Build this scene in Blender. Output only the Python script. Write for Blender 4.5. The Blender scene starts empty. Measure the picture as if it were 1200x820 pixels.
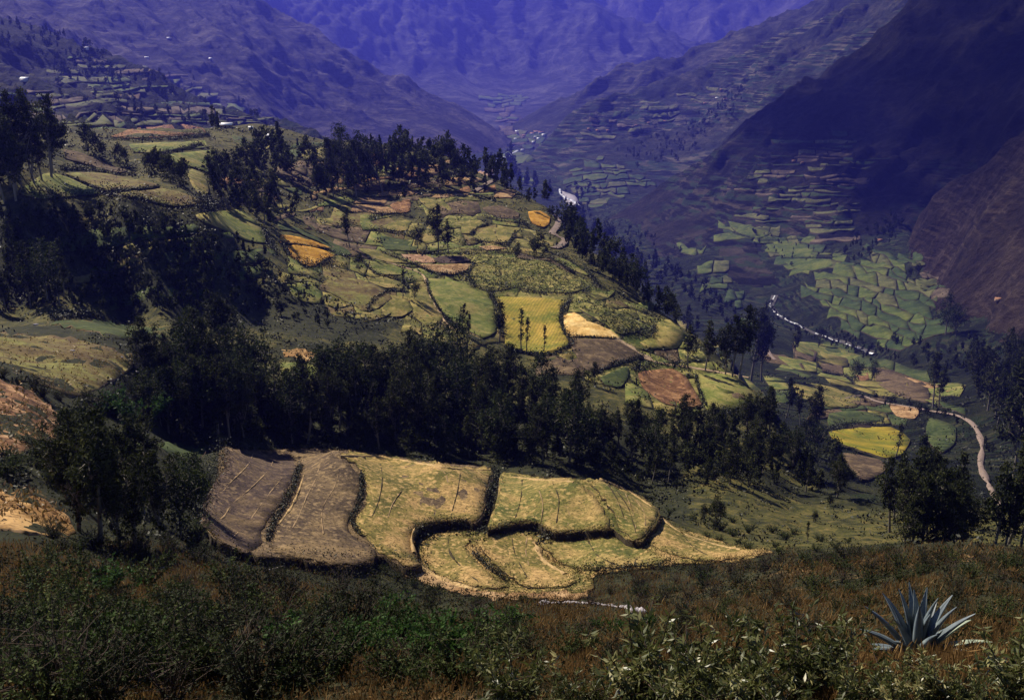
import bpy, bmesh, math, random
import numpy as np
from mathutils import Vector, Matrix
from mathutils.geometry import delaunay_2d_cdt

random.seed(7)
rng = np.random.default_rng(7)
scene = bpy.context.scene
COL = scene.collection

# ------------------------------------------------------------------ camera, sky, sun, exposure
PITCH = math.radians(17.0)
FPX = 1167.0                       # focal length in pixels of the 1200 x 820 frame (35 mm lens)
cam_d = bpy.data.cameras.new('camera'); cam_d.sensor_width = 36.0; cam_d.lens = 36.0 * FPX / 1200.0
cam_d.clip_start = 0.05; cam_d.clip_end = 60000.0
cam = bpy.data.objects.new('camera', cam_d); COL.objects.link(cam)
cam.location = (0, 0, 0); cam.rotation_euler = (math.pi / 2 - PITCH, 0, 0)
scene.camera = cam

SUN_AZ, SUN_EL = math.radians(-46.0), math.radians(44.0)      # left of straight ahead, so the valley is back-lit
world = bpy.data.worlds.new('World'); scene.world = world; world.use_nodes = True
wn = world.node_tree.nodes; wl = world.node_tree.links
bgn = wn['Background']; sky = wn.new('ShaderNodeTexSky'); sky.sky_type = 'NISHITA'
sky.sun_disc = False; sky.sun_elevation = SUN_EL; sky.sun_rotation = SUN_AZ
sky.altitude = 3000.0; sky.air_density = 1.0; sky.dust_density = 0.4
wl.new(sky.outputs[0], bgn.inputs[0]); bgn.inputs[1].default_value = 0.05

sun_d = bpy.data.lights.new('sun', 'SUN'); sun_d.energy = 5.0; sun_d.angle = math.radians(0.5)
sun_d.color = (1.0, 0.90, 0.75)
sun = bpy.data.objects.new('sun', sun_d); COL.objects.link(sun)
sdir = Vector((math.sin(SUN_AZ) * math.cos(SUN_EL), math.cos(SUN_AZ) * math.cos(SUN_EL), math.sin(SUN_EL)))
sun.rotation_euler = sdir.to_track_quat('Z', 'Y').to_euler(); sun.location = (-200, 200, 900)

scene.view_settings.view_transform = 'Standard'; scene.view_settings.look = 'None'
scene.view_settings.gamma = 1.0; scene.view_settings.use_curve_mapping = False
scene.view_settings.exposure = 0.84
scene.cycles.use_denoising = True
scene.cycles.max_bounces = 4; scene.cycles.diffuse_bounces = 2; scene.cycles.glossy_bounces = 1
scene.cycles.transmission_bounces = 2; scene.cycles.volume_bounces = 0; scene.cycles.transparent_max_bounces = 24

# ------------------------------------------------------------------ pixel rays and noise
CP, SP = math.cos(PITCH), math.sin(PITCH)
def ray(px, py):
    """azimuth and rise-per-metre of the sight line through a pixel of the photograph"""
    dx = (np.asarray(px, float) - 600.0) / FPX; dy = (410.0 - np.asarray(py, float)) / FPX
    Y = CP + dy * SP; Z = -SP + dy * CP
    return np.arctan2(dx, Y), Z / np.hypot(dx, Y)

def _h(ix, iy, s):
    n = (ix.astype(np.int64) * 374761393 + iy.astype(np.int64) * 668265263 + s * 974634777) & 0xffffffff
    n = ((n ^ (n >> 13)) * 1274126177) & 0xffffffff
    return ((n ^ (n >> 16)) & 0xffff) / 65535.0
def vnoise(x, y, s=0):
    ix = np.floor(x); iy = np.floor(y); fx = x - ix; fy = y - iy
    fx = fx * fx * fx * (fx * (fx * 6 - 15) + 10); fy = fy * fy * fy * (fy * (fy * 6 - 15) + 10)
    a = _h(ix, iy, s); b = _h(ix + 1, iy, s); c = _h(ix, iy + 1, s); d = _h(ix + 1, iy + 1, s)
    return (a + (b - a) * fx) * (1 - fy) + (c + (d - c) * fx) * fy
def fbm(x, y, oct=4, s=0):
    v = 0; a = 1.0; t = 0
    for k in range(oct):
        c, q = math.cos(0.6 * k + .3), math.sin(0.6 * k + .3)
        v = v + a * (vnoise(c * x - q * y, q * x + c * y, s + k) * 2 - 1); t += a; a *= .5; x = x * 2.03; y = y * 2.03
    return v / t
def ridged(x, y, oct=4, s=0):
    v = 0; a = 1.0; t = 0
    for k in range(oct):
        c, q = math.cos(0.7 * k + .2), math.sin(0.7 * k + .2)
        n = 1 - np.abs(vnoise(c * x - q * y, q * x + c * y, s + k) * 2 - 1) * 1.0
        v = v + a * n * n; t += a; a *= .5; x = x * 2.1; y = y * 2.1
    return v / t
def sstep(a, b, x):
    t = np.clip((x - a) / (b - a), 0, 1); return t * t * (3 - 2 * t)

# ------------------------------------------------------------------ terrain: surfaces through surveyed points
AZK = 4.0
class Sheet:
    """smooth hill surface through points given as pixel + distance; behind its crest the ground falls away"""
    def __init__(s, name, pts, crest, back=0.5, rmin=1.0, rmax=2e4, side=0.6, extra=(), smooth=1e-4, front=None):
        s.name, s.back, s.rmin, s.rmax, s.side, s.front = name, back, rmin, rmax, side, front
        P = np.array(list(pts) + [c for c in crest], float)
        a, t = ray(P[:, 0], P[:, 1]); r = P[:, 2]
        if len(extra):                                            # (azimuth deg, distance, height)
            E = np.array(extra, float)
            a = np.r_[a, np.radians(E[:, 0])]; t = np.r_[t, E[:, 2] / E[:, 1]]; r = np.r_[r, E[:, 1]]
        s.u, s.v = a * AZK, np.log(r)
        n = len(a); K = s.k((s.u[:, None] - s.u) ** 2 + (s.v[:, None] - s.v) ** 2) + np.eye(n) * smooth
        Q = np.c_[np.ones(n), s.u, s.v]
        A = np.block([[K, Q], [Q.T, np.zeros((3, 3))]])
        sol = np.linalg.solve(A, np.r_[t, np.zeros(3)]); s.w = sol[:n]; s.c = sol[n:]
        C = np.array(crest, float); ca, ct = ray(C[:, 0], C[:, 1]); o = np.argsort(ca)
        s.ca, s.cr = ca[o], C[o, 2]
    @staticmethod
    def k(d2): return np.where(d2 > 1e-12, d2 * np.log(np.maximum(d2, 1e-12)), 0) * .5
    def tps(s, a, lr):
        out = np.empty(a.shape)
        u = (a * AZK).astype(np.float32).ravel(); v = lr.astype(np.float32).ravel(); o = out.ravel()
        W = s.w.astype(np.float32); U = s.u.astype(np.float32); V = s.v.astype(np.float32)
        for i in range(0, u.size, 20000):
            uu = u[i:i + 20000, None]; vv = v[i:i + 20000, None]
            d2 = (uu - U) ** 2 + (vv - V) ** 2 + 1e-9
            o[i:i + 20000] = (d2 * np.log(d2) * .5) @ W + s.c[0] + s.c[1] * uu[:, 0] + s.c[2] * vv[:, 0]
        return o.reshape(a.shape)
    def z(s, a, r):
        cr = np.interp(a, s.ca, s.cr)
        aa = np.clip(a, s.ca[0] - .12, s.ca[-1] + .12)
        re = np.clip(np.minimum(r, cr), s.rmin, None)
        z = s.tps(aa, np.log(re)) * re
        over = np.maximum(r - cr, 0)
        z = z - s.back * over * over / (over + .035 * cr)
        z = z - s.side * np.abs(a - aa) * r
        if s.front is not None: z = z - s.front * np.maximum(s.rmin - r, 0)
        return z

# the near spur on which we stand: scrub slope, terraced knoll, ravine wood, field benches, crest
near = Sheet('near', [
 (0,830,14),(200,830,13),(400,830,11),(600,830,9),(800,830,7),(1000,830,6.4),(1200,830,6.4),
 (0,770,24),(200,770,22),(400,770,19),(600,770,15),(800,770,11.5),(1000,770,10.8),(1200,770,10.5),
 (0,720,40),(200,720,38),(400,720,40),(600,725,42),(800,730,40),(1000,730,30),(1200,730,24),
 (0,680,58),(200,680,60),(350,690,62),(600,706,84),(700,718,88),(820,700,80),(1000,690,62),(1200,690,45),
 (0,640,74),(120,645,88),(250,655,105),(900,668,110),(1000,655,100),(1200,662,80),
 (30,600,92),(60,570,108),(200,610,122),
 (300,648,134),(440,658,138),(500,674,136),(600,692,130),(680,690,130),(800,665,140),(900,646,152),
 (715,578,172),(640,585,167),(560,580,170),(460,570,170),(340,570,169),(300,600,152),(680,610,160),
 (260,590,155),(400,590,160),(520,605,160),(640,615,158),(740,625,156),
 (262,527,182),(400,531,186),(520,545,184),(680,560,176),(740,590,170),(775,610,165),
 (30,480,146),(80,520,140),(0,440,170),(150,480,190),(200,520,185),
 (60,425,205),(0,393,235),(80,396,240),(155,428,225),
 (130,384,300),(40,378,290),(200,385,310),(220,450,240),(250,480,225),
 (150,362,350),(20,347,345),(150,300,366),(30,290,362),(150,248,383),(20,240,378),(230,362,352),(235,300,372),(240,252,392),(300,345,385),(310,315,402),
 (150,215,470),(60,205,445),(200,190,545),(240,215,520),(200,165,640),(0,165,520),
 (400,500,236),(400,450,285),(320,400,330),(420,370,375),(350,330,405),(350,295,455),(260,255,460),
 (500,520,230),(500,470,275),(500,430,320),(500,392,368),
 (620,530,235),(620,480,285),(620,415,372),(620,352,440),(600,310,500),(560,250,620),(520,290,540),(440,300,500),(430,240,640),(330,210,640),
 (700,520,245),(700,470,305),(700,400,385),(700,345,455),(640,270,600),(660,300,540),
 (780,540,250),(780,450,358),(760,390,420),(800,420,395),(850,470,352),(840,540,262),
 (860,620,180),(930,600,225),(940,630,180),(1000,620,205),(900,560,262),
 (1040,640,165),(1100,620,205),
 (262,546,206),(330,547,207),(400,549,208),(460,554,208),(520,561,206),(600,570,202),(680,580,197),(740,610,190),(200,540,205),
 (300,165,760),(420,190,760),(480,205,720)],
 crest=[(-150,120,620),(0,140,640),(80,150,700),(150,152,760),(230,150,820),(300,146,880),(380,164,860),(440,168,850),(500,176,840),(545,194,810),(590,216,755),
  (640,246,680),(665,270,625),(700,300,570),(745,338,510),(800,388,450),(850,428,408),(895,474,362),(935,560,285),(975,580,262),(1040,600,240),(1120,600,232),(1200,600,225),(1320,590,225)],
 back=.62, rmin=1.4, rmax=2600,
 extra=[(-45,1.5,-1.75),(-20,1.5,-1.75),(0,1.5,-1.75),(20,1.5,-1.75),(45,1.5,-1.75),(-42,60,-38),(42,60,-40),(-42,200,-66),(-42,400,-80),
        ])

# the lower slope, the valley floor with its river, the fan of small fields
valley = Sheet('valley', [
 (1020,412,1500),(985,398,1600),(940,380,1720),(915,365,1810),(905,350,1900),(880,335,2000),
 (1000,463,1000),(1020,515,720),(1150,520,690),(1130,490,800),(1060,470,950),(960,500,690),(950,440,1080),(920,400,1400),(905,425,1200),
 (1180,580,500),(1100,590,440),(960,560,470),(900,520,560),(1200,480,800),(1130,440,1180),(1200,430,1050),(860,400,1350),(820,350,1800),
 (1000,380,1640),(950,345,1860),(1000,340,1820),(1060,350,1700),(1010,305,2000),(1060,305,1950),(1090,400,1380),
 (780,300,2350),(740,285,2500),(830,300,2200),(700,262,2900),(660,237,3400),(690,228,3500),(620,205,4000),(560,190,4600)],
 crest=[(400,170,5300),(520,176,5200),(600,178,5400),(640,200,4100),(690,226,3540),(740,250,2950),(800,268,2650),(860,280,2400),(900,290,2280),(960,300,2120),(1010,298,2040),(1060,298,1990),
  (1100,380,1480),(1150,400,1330),(1220,420,1150)],
 back=.05, rmin=330, rmax=6500, front=-.1, extra=[(34,400,-190),(20,380,-190),(10,420,-200),(0,500,-300),(-10,900,-430),(-20,1500,-440),(-30,2200,-420),(-10,2600,-500),(0,2000,-500)])

sheets = [near, valley]
# right-hand mountains
right_near = Sheet('right_near', [(1060,330,1800),(1090,380,1480),(1110,420,1330),(1150,350,1500),(1150,260,1680),(1200,420,1100),(1200,300,1500),(1110,290,1820),(1250,350,1300)],
 crest=[(1050,306,1990),(1062,282,2030),(1080,240,2070),(1110,205,2060),(1150,178,2020),(1200,148,1980),(1300,95,1900)], back=.55, rmin=1000, front=.15, side=1.2)
right_dark = Sheet('right_dark', [(760,262,2700),(860,285,2330),(870,310,2130),(845,300,2200),(900,277,2360),(920,268,2420),(960,300,2130),(900,230,2560),(950,215,2600),(860,230,2640),(960,260,2380),(1000,150,2900),(1050,290,2170),(1050,200,2600),(1080,100,3050),
   (1100,240,2420),(1150,190,2600),(1200,100,2800),(1200,30,3200),(1130,30,3300),(1200,170,2520),(930,150,2950),(830,240,2680)],
 crest=[(705,262,2900),(740,240,2990),(800,199,3060),(860,149,3160),(930,95,3360),(985,58,3560),(1030,25,3700),(1062,-2,3820),(1130,-60,4050),(1250,-120,4200),(1350,-140,4300)], back=.5, rmin=2000, front=.3, side=1.0)
right_mid = Sheet('right_mid', [(690,222,3580),(760,200,3850),(700,185,4000),(640,192,4150),(780,135,4600),(850,95,4950),(700,140,4550),(820,180,4000),(740,165,4200),(900,60,5200),(660,165,4350)],
 crest=[(606,198,4150),(630,172,4400),(652,150,4550),(690,122,4850),(740,104,5100),(800,82,5350),(870,62,5500),(950,20,5700),(1050,-30,5800),(1150,-60,5900)], back=.35, rmin=3400, front=.3, side=1.0)
right_far = Sheet('right_far', [(720,112,5900),(850,62,6200),(650,140,6000),(780,85,6100),(950,20,6500)],
 crest=[(597,148,6350),(630,128,6400),(690,95,6450),(730,77,6500),(762,64,6550),(800,58,6600),(825,44,6700),(860,30,6800),(900,12,7000),(960,-15,7200),(1050,-50,7300)], back=.4, rmin=5500, front=.3, side=1.0)
# left-hand mountains
left_near = Sheet('left_near', [(50,100,1900),(50,140,1300),(150,132,1500),(230,142,1500),(20,150,1000),(140,152,1000),(120,90,2200),(20,60,2500),(280,148,1600),(-100,100,1500)],
 crest=[(-200,-70,3600),(-100,-30,3400),(0,10,3250),(60,31,3050),(120,52,2900),(170,73,2780),(240,105,2600),(290,125,2480),(330,142,2380),(380,168,2250),(430,200,2150)], back=.55, rmin=800, front=-.02, side=1.2)
left_mid = Sheet('left_mid', [(450,155,5100),(400,115,5300),(300,60,5300),(250,20,5600),(300,105,4600),(350,145,4600),(250,92,4350),(520,182,4800),(560,178,5200),(200,40,5000),(180,80,4300),(500,140,5500),(100,20,4700),(0,0,4600)],
 crest=[(-200,-140,6600),(0,-100,6600),(200,-50,6600),(300,0,6500),(335,16,6450),(375,34,6400),(408,56,6300),(432,75,6250),(470,91,6200),(510,107,6120),(545,127,6050),(582,152,6000),(612,173,5950)], back=.5, rmin=4000, front=.25, side=1.3)
far_back = Sheet('far_back', [(600,112,9600),(618,126,8600),(590,140,7600),(605,160,6800),(622,166,6300),(560,62,10500),(450,25,10400),(650,45,10900),(760,52,10700),(700,30,11000),(480,80,9400),(540,110,8800),(660,95,9500),(400,60,9200),(720,85,9800),(300,0,9500)],
 crest=[(100,-170,12500),(300,-140,12500),(450,-110,12500),(560,-80,12500),(650,-45,12300),(722,2,11900),(760,14,11800),(800,28,11700),(850,50,11600),(950,70,11500)], back=.4, rmin=6000, front=.05, side=.6)
far_last = Sheet('far_last', [(800,25,14000),(880,20,14000),(830,40,13500)], crest=[(690,-60,15000),(760,-55,15000),(800,-45,15000),(850,-45,15000),(920,-50,15000),(1000,-60,15000)], back=.3, rmin=12500, front=.1, side=.6)
MOUNT = [right_near, right_dark, right_mid, right_far, left_near, left_mid, far_back, far_last]
ALL = [near, valley] + MOUNT
RN = {'near': (1.0, 2600), 'valley': (300, 7000), 'right_near': (900, 3200), 'right_dark': (1700, 6000), 'right_mid': (3000, 8000), 'right_far': (5000, 9500),
      'left_near': (700, 4500), 'left_mid': (3600, 9500), 'far_back': (5600, 15500), 'far_last': (11500, 15600)}

FALL = {'right_near': (-.85, -.5), 'right_dark': (-.6, -.8), 'right_mid': (-.6, -.8), 'right_far': (-.65, -.75), 'left_near': (.75, -.65), 'left_mid': (.7, -.7), 'far_back': (.1, -1.0), 'far_last': (0, -1.0)}   # fall lines of the slopes, for the gullies
def terrain(a, r):
    x = r * np.sin(a); y = r * np.cos(a)
    best = np.full(a.shape, -640.0); idx = np.full(a.shape, -1)
    for i, s in enumerate(ALL):
        lo, hi = RN[s.name]
        m = (r >= lo) & (r <= hi)
        if not m.any(): continue
        am, rm, xm, ym = a[m], r[m], x[m], y[m]
        z = s.z(am, rm)
        if s.name == 'near':
            kn = sstep(118, 132, rm) * sstep(198, 188, rm) * sstep(-.37, -.33, am) * sstep(.27, .22, am)
            z = z + np.clip(.004 * rm, .03, .5) * fbm(xm / 3.5, ym / 3.5, 3, 3) * (1 - .85 * kn) + sstep(30, 160, rm) * 1.3 * fbm(xm / 16, ym / 16, 3, 5) * (1 - .9 * kn) + sstep(280, 420, rm) * 3.2 * fbm(xm / 55, ym / 55, 3, 8)
        elif s.name == 'valley':
            z = z + 2.5 * fbm(xm / 90, ym / 90, 4, 11)
        else:
            L = {'right_near': 320, 'right_dark': 420, 'right_mid': 520, 'right_far': 700, 'left_near': 420, 'left_mid': 700, 'far_back': 1300, 'far_last': 1500}[s.name]
            up = sstep(0, .35 * L, z + 470)
            wx = fbm(xm / L, ym / L, 3, 40 + i) * .35; wy = fbm(xm / L + 7, ym / L - 3, 3, 50 + i) * .35
            dx_, dy_ = FALL[s.name]; ac = (xm * dy_ - ym * dx_) / L + wx * .6; al = (xm * dx_ + ym * dy_) / L
            z = z + up * (L * .17 * (ridged(xm / L + wx, ym / L + wy, 6, 60 + i) - .62) + L * .05 * (ridged(xm / L * 4.3, ym / L * 4.3, 3, 80 + i) - .6)
                          + L * .11 * (ridged(ac * 2.6, al * .55, 3, 90 + i) - .6) + L * .035 * (ridged(ac * 9, al * 1.6, 2, 95 + i) - .6))
        mm = z > best[m]
        b = best[m]; b[mm] = z[mm]; best[m] = b
        k = idx[m]; k[mm] = i; idx[m] = k
    return best, idx

AZ = np.linspace(-.64, .64, 511)
LN1 = np.linspace(math.log(1.5), math.log(1150), 600)
LN2 = np.linspace(math.log(1150), math.log(15400), 640)
GZ, GI = [], []
for LN in (LN1, LN2):
    A, L = np.meshgrid(AZ, LN); z, i = terrain(A, np.exp(L)); GZ.append(z); GI.append(i)

def Z(x, y):
    """ground height by bilinear look-up in the terrain grids"""
    x = np.asarray(x, float); y = np.asarray(y, float)
    a = np.clip(np.arctan2(x, y), AZ[0], AZ[-1] - 1e-9); r = np.clip(np.hypot(x, y), 1.5, 15390); l = np.log(r)
    out = np.empty(a.shape)
    for g, LN, m in ((GZ[0], LN1, r < 1150), (GZ[1], LN2, r >= 1150)):
        if not np.any(m): continue
        fi = (a[m] - AZ[0]) / (AZ[1] - AZ[0]); fj = np.clip((l[m] - LN[0]) / (LN[1] - LN[0]), 0, len(LN) - 1.001)
        i = fi.astype(int); j = fj.astype(int); i = np.minimum(i, len(AZ) - 2); fi = fi - i; fj = fj - j
        out[m] = (g[j, i] * (1 - fi) + g[j, i + 1] * fi) * (1 - fj) + (g[j + 1, i] * (1 - fi) + g[j + 1, i + 1] * fi) * fj
    return out

_LS = np.concatenate([np.linspace(math.log(4), math.log(1150), 900), np.linspace(math.log(1151), math.log(15300), 900)])
def hit(px, py, up=0.0, rmin=4.0):
    """first ground point (raised by up) on the sight lines through pixels -> (n,3)"""
    px = np.atleast_1d(np.asarray(px, float)); py = np.atleast_1d(np.asarray(py, float))
    a, t = ray(px, py); R = np.exp(_LS)
    out = np.zeros((len(px), 3))
    for q in range(len(px)):
        x = R * math.sin(a[q]); y = R * math.cos(a[q])
        d = Z(x, y) + up - t[q] * R; d[R < rmin] = -1
        k = np.argmax(d >= 0) if (d >= 0).any() else len(R) - 1
        k = max(k, 1); d0, d1 = d[k - 1], d[k]
        f = 0 if d1 == d0 else np.clip(-d0 / (d1 - d0), 0, 1); r = R[k - 1] + (R[k] - R[k - 1]) * f
        out[q] = (r * math.sin(a[q]), r * math.cos(a[q]), t[q] * r)
    return out

# ------------------------------------------------------------------ materials
def new_mat(name, rough=.95):
    m = bpy.data.materials.new(name); m.use_nodes = True
    nt = m.node_tree; b = nt.nodes['Principled BSDF']; b.inputs['Roughness'].default_value = rough
    b.inputs['Specular IOR Level'].default_value = .12
    return m, nt, b
class N:
    """small node-graph helper"""
    def __init__(s, nt):
        s.nt = nt
    def n(s, t, **kw):
        q = s.nt.nodes.new(t)
        for k, v in kw.items(): setattr(q, k, v)
        return q
    def link(s, a, b): s.nt.links.new(a, b)
    def coord(s, scale=(1, 1, 1), rot=0.0, kind='Object'):
        c = s.n('ShaderNodeTexCoord'); m = s.n('ShaderNodeMapping'); m.inputs['Scale'].default_value = scale
        m.inputs['Rotation'].default_value = (0, 0, rot); s.link(c.outputs[kind], m.inputs[0]); return m.outputs[0]
    def noise(s, vec, scale, detail=4, rough=.6, dist=0):
        q = s.n('ShaderNodeTexNoise'); q.inputs['Scale'].default_value = scale; q.inputs['Detail'].default_value = detail
        q.inputs['Roughness'].default_value = rough; q.inputs['Distortion'].default_value = dist
        s.link(vec, q.inputs['Vector']); return q.outputs[0]
    def ramp(s, fac, stops):
        q = s.n('ShaderNodeValToRGB'); e = q.color_ramp.elements
        while len(e) < len(stops): e.new(.5)
        for k, (p, c) in enumerate(stops): e[k].position = p; e[k].color = (*c, 1) if len(c) == 3 else c
        s.link(fac, q.inputs[0]); return q.outputs[0]
    def fac(s, f, a, b):
        q = s.n('ShaderNodeMapRange'); q.inputs[1].default_value = a; q.inputs[2].default_value = b; q.clamp = True
        q.interpolation_type = 'SMOOTHSTEP'; s.link(f, q.inputs[0]); return q.outputs[0]
    def mix(s, f, a, b, mode='MIX'):
        q = s.n('ShaderNodeMix', data_type='RGBA', blend_type=mode)
        for i, v in ((0, f), (6, a), (7, b)):
            if isinstance(v, (int, float)): q.inputs[i].default_value = v
            elif isinstance(v, tuple): q.inputs[i].default_value = (*v, 1)
            else: s.link(v, q.inputs[i])
        return q.outputs[2]
    def math(s, op, a, b=0.0):
        q = s.n('ShaderNodeMath', operation=op)
        for i, v in ((0, a), (1, b)):
            if isinstance(v, (int, float)): q.inputs[i].default_value = v
            else: s.link(v, q.inputs[i])
        return q.outputs[0]
    def bump(s, h, strength, dist, bsdf):
        q = s.n('ShaderNodeBump'); q.inputs['Strength'].default_value = strength; q.inputs['Distance'].default_value = dist
        s.link(h, q.inputs['Height']); s.link(q.outputs[0], bsdf.inputs['Normal'])

def field_mat(name, cols, scale=.12, rows=None, rot=0.0, speck=1.2, amount=.45, rowdark=.55):
    """crop or pasture: broad colour patches, fine mottling, optional sown rows"""
    m, nt, b = new_mat(name); g = N(nt); v = g.coord()
    big = g.noise(v, scale, 5, .65, .4)
    n = len(cols)
    c = g.ramp(big, [(.38 + .24 * i / max(n - 1, 1), cols[i]) for i in range(n)])
    fine = g.noise(v, speck, 6, .75)
    dark = tuple(.35 * x for x in cols[0])
    c = g.mix(g.math('MULTIPLY', g.fac(fine, .46, .64), min(1, amount * 1.5)), c, dark)
    lt = tuple(min(1, 1.45 * x + .01) for x in cols[-1])
    f2 = g.noise(g.coord((1, 1, 1), .7), speck * .45, 5, .7)
    c = g.mix(g.math('MULTIPLY', g.fac(f2, .5, .64), min(1, amount * 1.3)), c, lt)
    h = fine
    if rows:
        w = g.n('ShaderNodeTexWave'); w.inputs['Scale'].default_value = rows; w.inputs['Distortion'].default_value = 1.6
        w.inputs['Detail'].default_value = 2; w.inputs['Detail Scale'].default_value = .6
        g.link(g.coord((1, 1, 1), rot), w.inputs['Vector'])
        f = g.math('MULTIPLY', g.fac(w.outputs['Fac'], .5, .95), rowdark)
        c = g.mix(f, c, tuple(.45 * x for x in cols[0]))
    g.link(c, b.inputs['Base Color']); g.bump(h, .5, .16, b)
    return m

def leaf_mat(name, c1, c2, c3=None, scale=.5, rough=.6, spec=.25, trans=.0):
    """foliage: tint differs from leaf clump to leaf clump and from plant to plant"""
    m, nt, b = new_mat(name, rough); g = N(nt)
    b.inputs['Specular IOR Level'].default_value = spec
    a = g.n('ShaderNodeAttribute', attribute_name='tint'); oi = g.n('ShaderNodeObjectInfo')
    f = g.math('ADD', g.math('MULTIPLY', a.outputs['Fac'], .75), g.math('MULTIPLY', oi.outputs['Random'], .25))
    c = g.ramp(f, [(.05, c1), (.62, c2), (.96, c3 or c2)])
    g.link(c, b.inputs['Base Color'])
    if trans > 0:
        t = g.n('ShaderNodeBsdfTranslucent'); g.link(c, t.inputs[0]); mx = g.n('ShaderNodeMixShader'); mx.inputs[0].default_value = trans
        g.link(b.outputs[0], mx.inputs[1]); g.link(t.outputs[0], mx.inputs[2])
        g.link(mx.outputs[0], nt.nodes['Material Output'].inputs['Surface'])
    return m

def plain_mat(name, c1, c2, scale=3.0, rough=.85, bump=.3):
    m, nt, b = new_mat(name, rough); g = N(nt); v = g.coord()
    f = g.noise(v, scale, 5, .65); g.link(g.ramp(f, [(.3, c1), (.7, c2)]), b.inputs['Base Color'])
    g.bump(f, bump, .1, b); return m

def hillside_mat():
    m, nt, b = new_mat('scrub_hillside'); g = N(nt); v = g.coord()
    a = g.n('ShaderNodeAttribute', attribute_name='cover')       # land cover: red = dry grass, green = pasture, blue = bare soil
    sp = g.n('ShaderNodeSeparateColor'); g.link(a.outputs['Color'], sp.inputs[0])
    n1 = g.noise(v, .05, 6, .7, .6); n2 = g.noise(v, .35, 9, .78, .3); n3 = g.noise(v, 3.0, 6, .75)
    base = g.ramp(n2, [(.36, (.010, .012, .006)), (.5, (.022, .025, .010)), (.62, (.05, .048, .019))])
    dry = g.ramp(n2, [(.34, (.020, .012, .007)), (.47, (.075, .042, .018)), (.57, (.19, .115, .045)), (.68, (.34, .22, .095))])
    past = g.ramp(n2, [(.38, (.022, .026, .009)), (.5, (.068, .066, .018)), (.62, (.15, .115, .035))])
    soil = g.ramp(n2, [(.3, (.11, .06, .034)), (.55, (.21, .13, .075)), (.75, (.34, .25, .15))])
    def w(ch, k): return g.fac(g.math('ADD', sp.outputs[ch], g.math('MULTIPLY', g.math('SUBTRACT', k, .5), .9)), .42, .6)
    c = g.mix(w(0, n2), base, dry); c = g.mix(w(1, n1), c, past); c = g.mix(w(2, n2), c, soil)
    c = g.mix(g.math('MULTIPLY', g.fac(n3, .45, .7), .55), c, (.012, .012, .007))
    g.link(c, b.inputs['Base Color']); g.bump(g.math('ADD', n2, g.math('MULTIPLY', n3, .3)), .8, .35, b); return m

def mountain_mat(name, lo, mid, hi, terr=0.0, scale=1.0, zlim=None, green=None):
    """dry slope: rock, scrub in the gullies, cultivated terrace strips that follow the contours"""
    m, nt, b = new_mat(name); g = N(nt); v = g.coord()
    n1 = g.noise(v, .0035 * scale, 8, .68, .8); n2 = g.noise(v, .03 * scale, 7, .78)
    c = g.ramp(g.math('ADD', g.math('MULTIPLY', n1, .55), g.math('MULTIPLY', n2, .45)), [(.41, lo), (.5, mid), (.60, hi)])
    if terr > 0:
        w = g.noise(g.coord((.006 * scale, .006 * scale, .085 * scale)), 1, 3, .6, .3)
        w2 = g.noise(g.coord((.009 * scale, .009 * scale, .05 * scale), .8), 1, 2, .5, .3)
        mk = g.fac(g.noise(v, .0018 * scale, 3, .5), .42, .56)
        if zlim:
            sp = g.n('ShaderNodeSeparateXYZ'); g.link(v, sp.inputs[0]); mk = g.math('MULTIPLY', mk, g.fac(sp.outputs[2], zlim[1], zlim[0]))
        tc = g.ramp(w2, [(.36, green or mid), (.48, tuple(1.5 * x for x in (green or mid))), (.56, tuple(1.3 * x for x in hi)), (.66, tuple(min(1, 2.0 * x) for x in hi))])
        f = g.math('MULTIPLY', g.math('MULTIPLY', g.fac(w, .47, .54), mk), terr)
        d = g.math('MULTIPLY', g.math('MULTIPLY', g.fac(w, .46, .41), mk), terr)
        c = g.mix(f, c, tc); c = g.mix(d, c, tuple(.5 * x for x in lo))
    g.link(c, b.inputs['Base Color']); g.bump(g.math('ADD', n2, g.math('MULTIPLY', n1, 2.0)), 1.0, 22, b); return m

# ------------------------------------------------------------------ mesh helpers
def mesh_obj(name, V, F, mat, parent=None, smooth=False, tint=None, mats=None, midx=None):
    V = np.asarray(V, np.float32); F = np.asarray(F, np.int32); k = F.shape[1]
    me = bpy.data.meshes.new(name); me.vertices.add(len(V)); me.vertices.foreach_set('co', V.ravel())
    me.loops.add(F.size); me.loops.foreach_set('vertex_index', F.ravel()); me.polygons.add(len(F))
    me.polygons.foreach_set('loop_start', np.arange(len(F), dtype=np.int32) * k)
    try: me.polygons.foreach_set('loop_total', np.full(len(F), k, np.int32))
    except Exception: pass
    for q in (mats or [mat]): me.materials.append(q)
    if midx is not None: me.polygons.foreach_set('material_index', np.asarray(midx, np.int32))
    if smooth: me.polygons.foreach_set('use_smooth', np.ones(len(F), bool))
    if tint is not None:
        at = me.attributes.new('tint', 'FLOAT', 'POINT'); at.data.foreach_set('value', np.asarray(tint, np.float32))
    me.update(); me.validate()
    o = bpy.data.objects.new(name, me); COL.objects.link(o)
    if parent is not None: o.parent = parent
    return o
def tag(o, label=None, cat=None, group=None, kind=None):
    if label: o['label'] = label
    if cat: o['category'] = cat
    if group: o['group'] = group
    if kind: o['kind'] = kind
    return o
def empty(name, loc, rz=0.0, s=1.0):
    o = bpy.data.objects.new(name, None); COL.objects.link(o); o.empty_display_size = .3
    o.location = loc; o.rotation_euler = (0, 0, rz); o.scale = (s, s, s); return o
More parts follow.
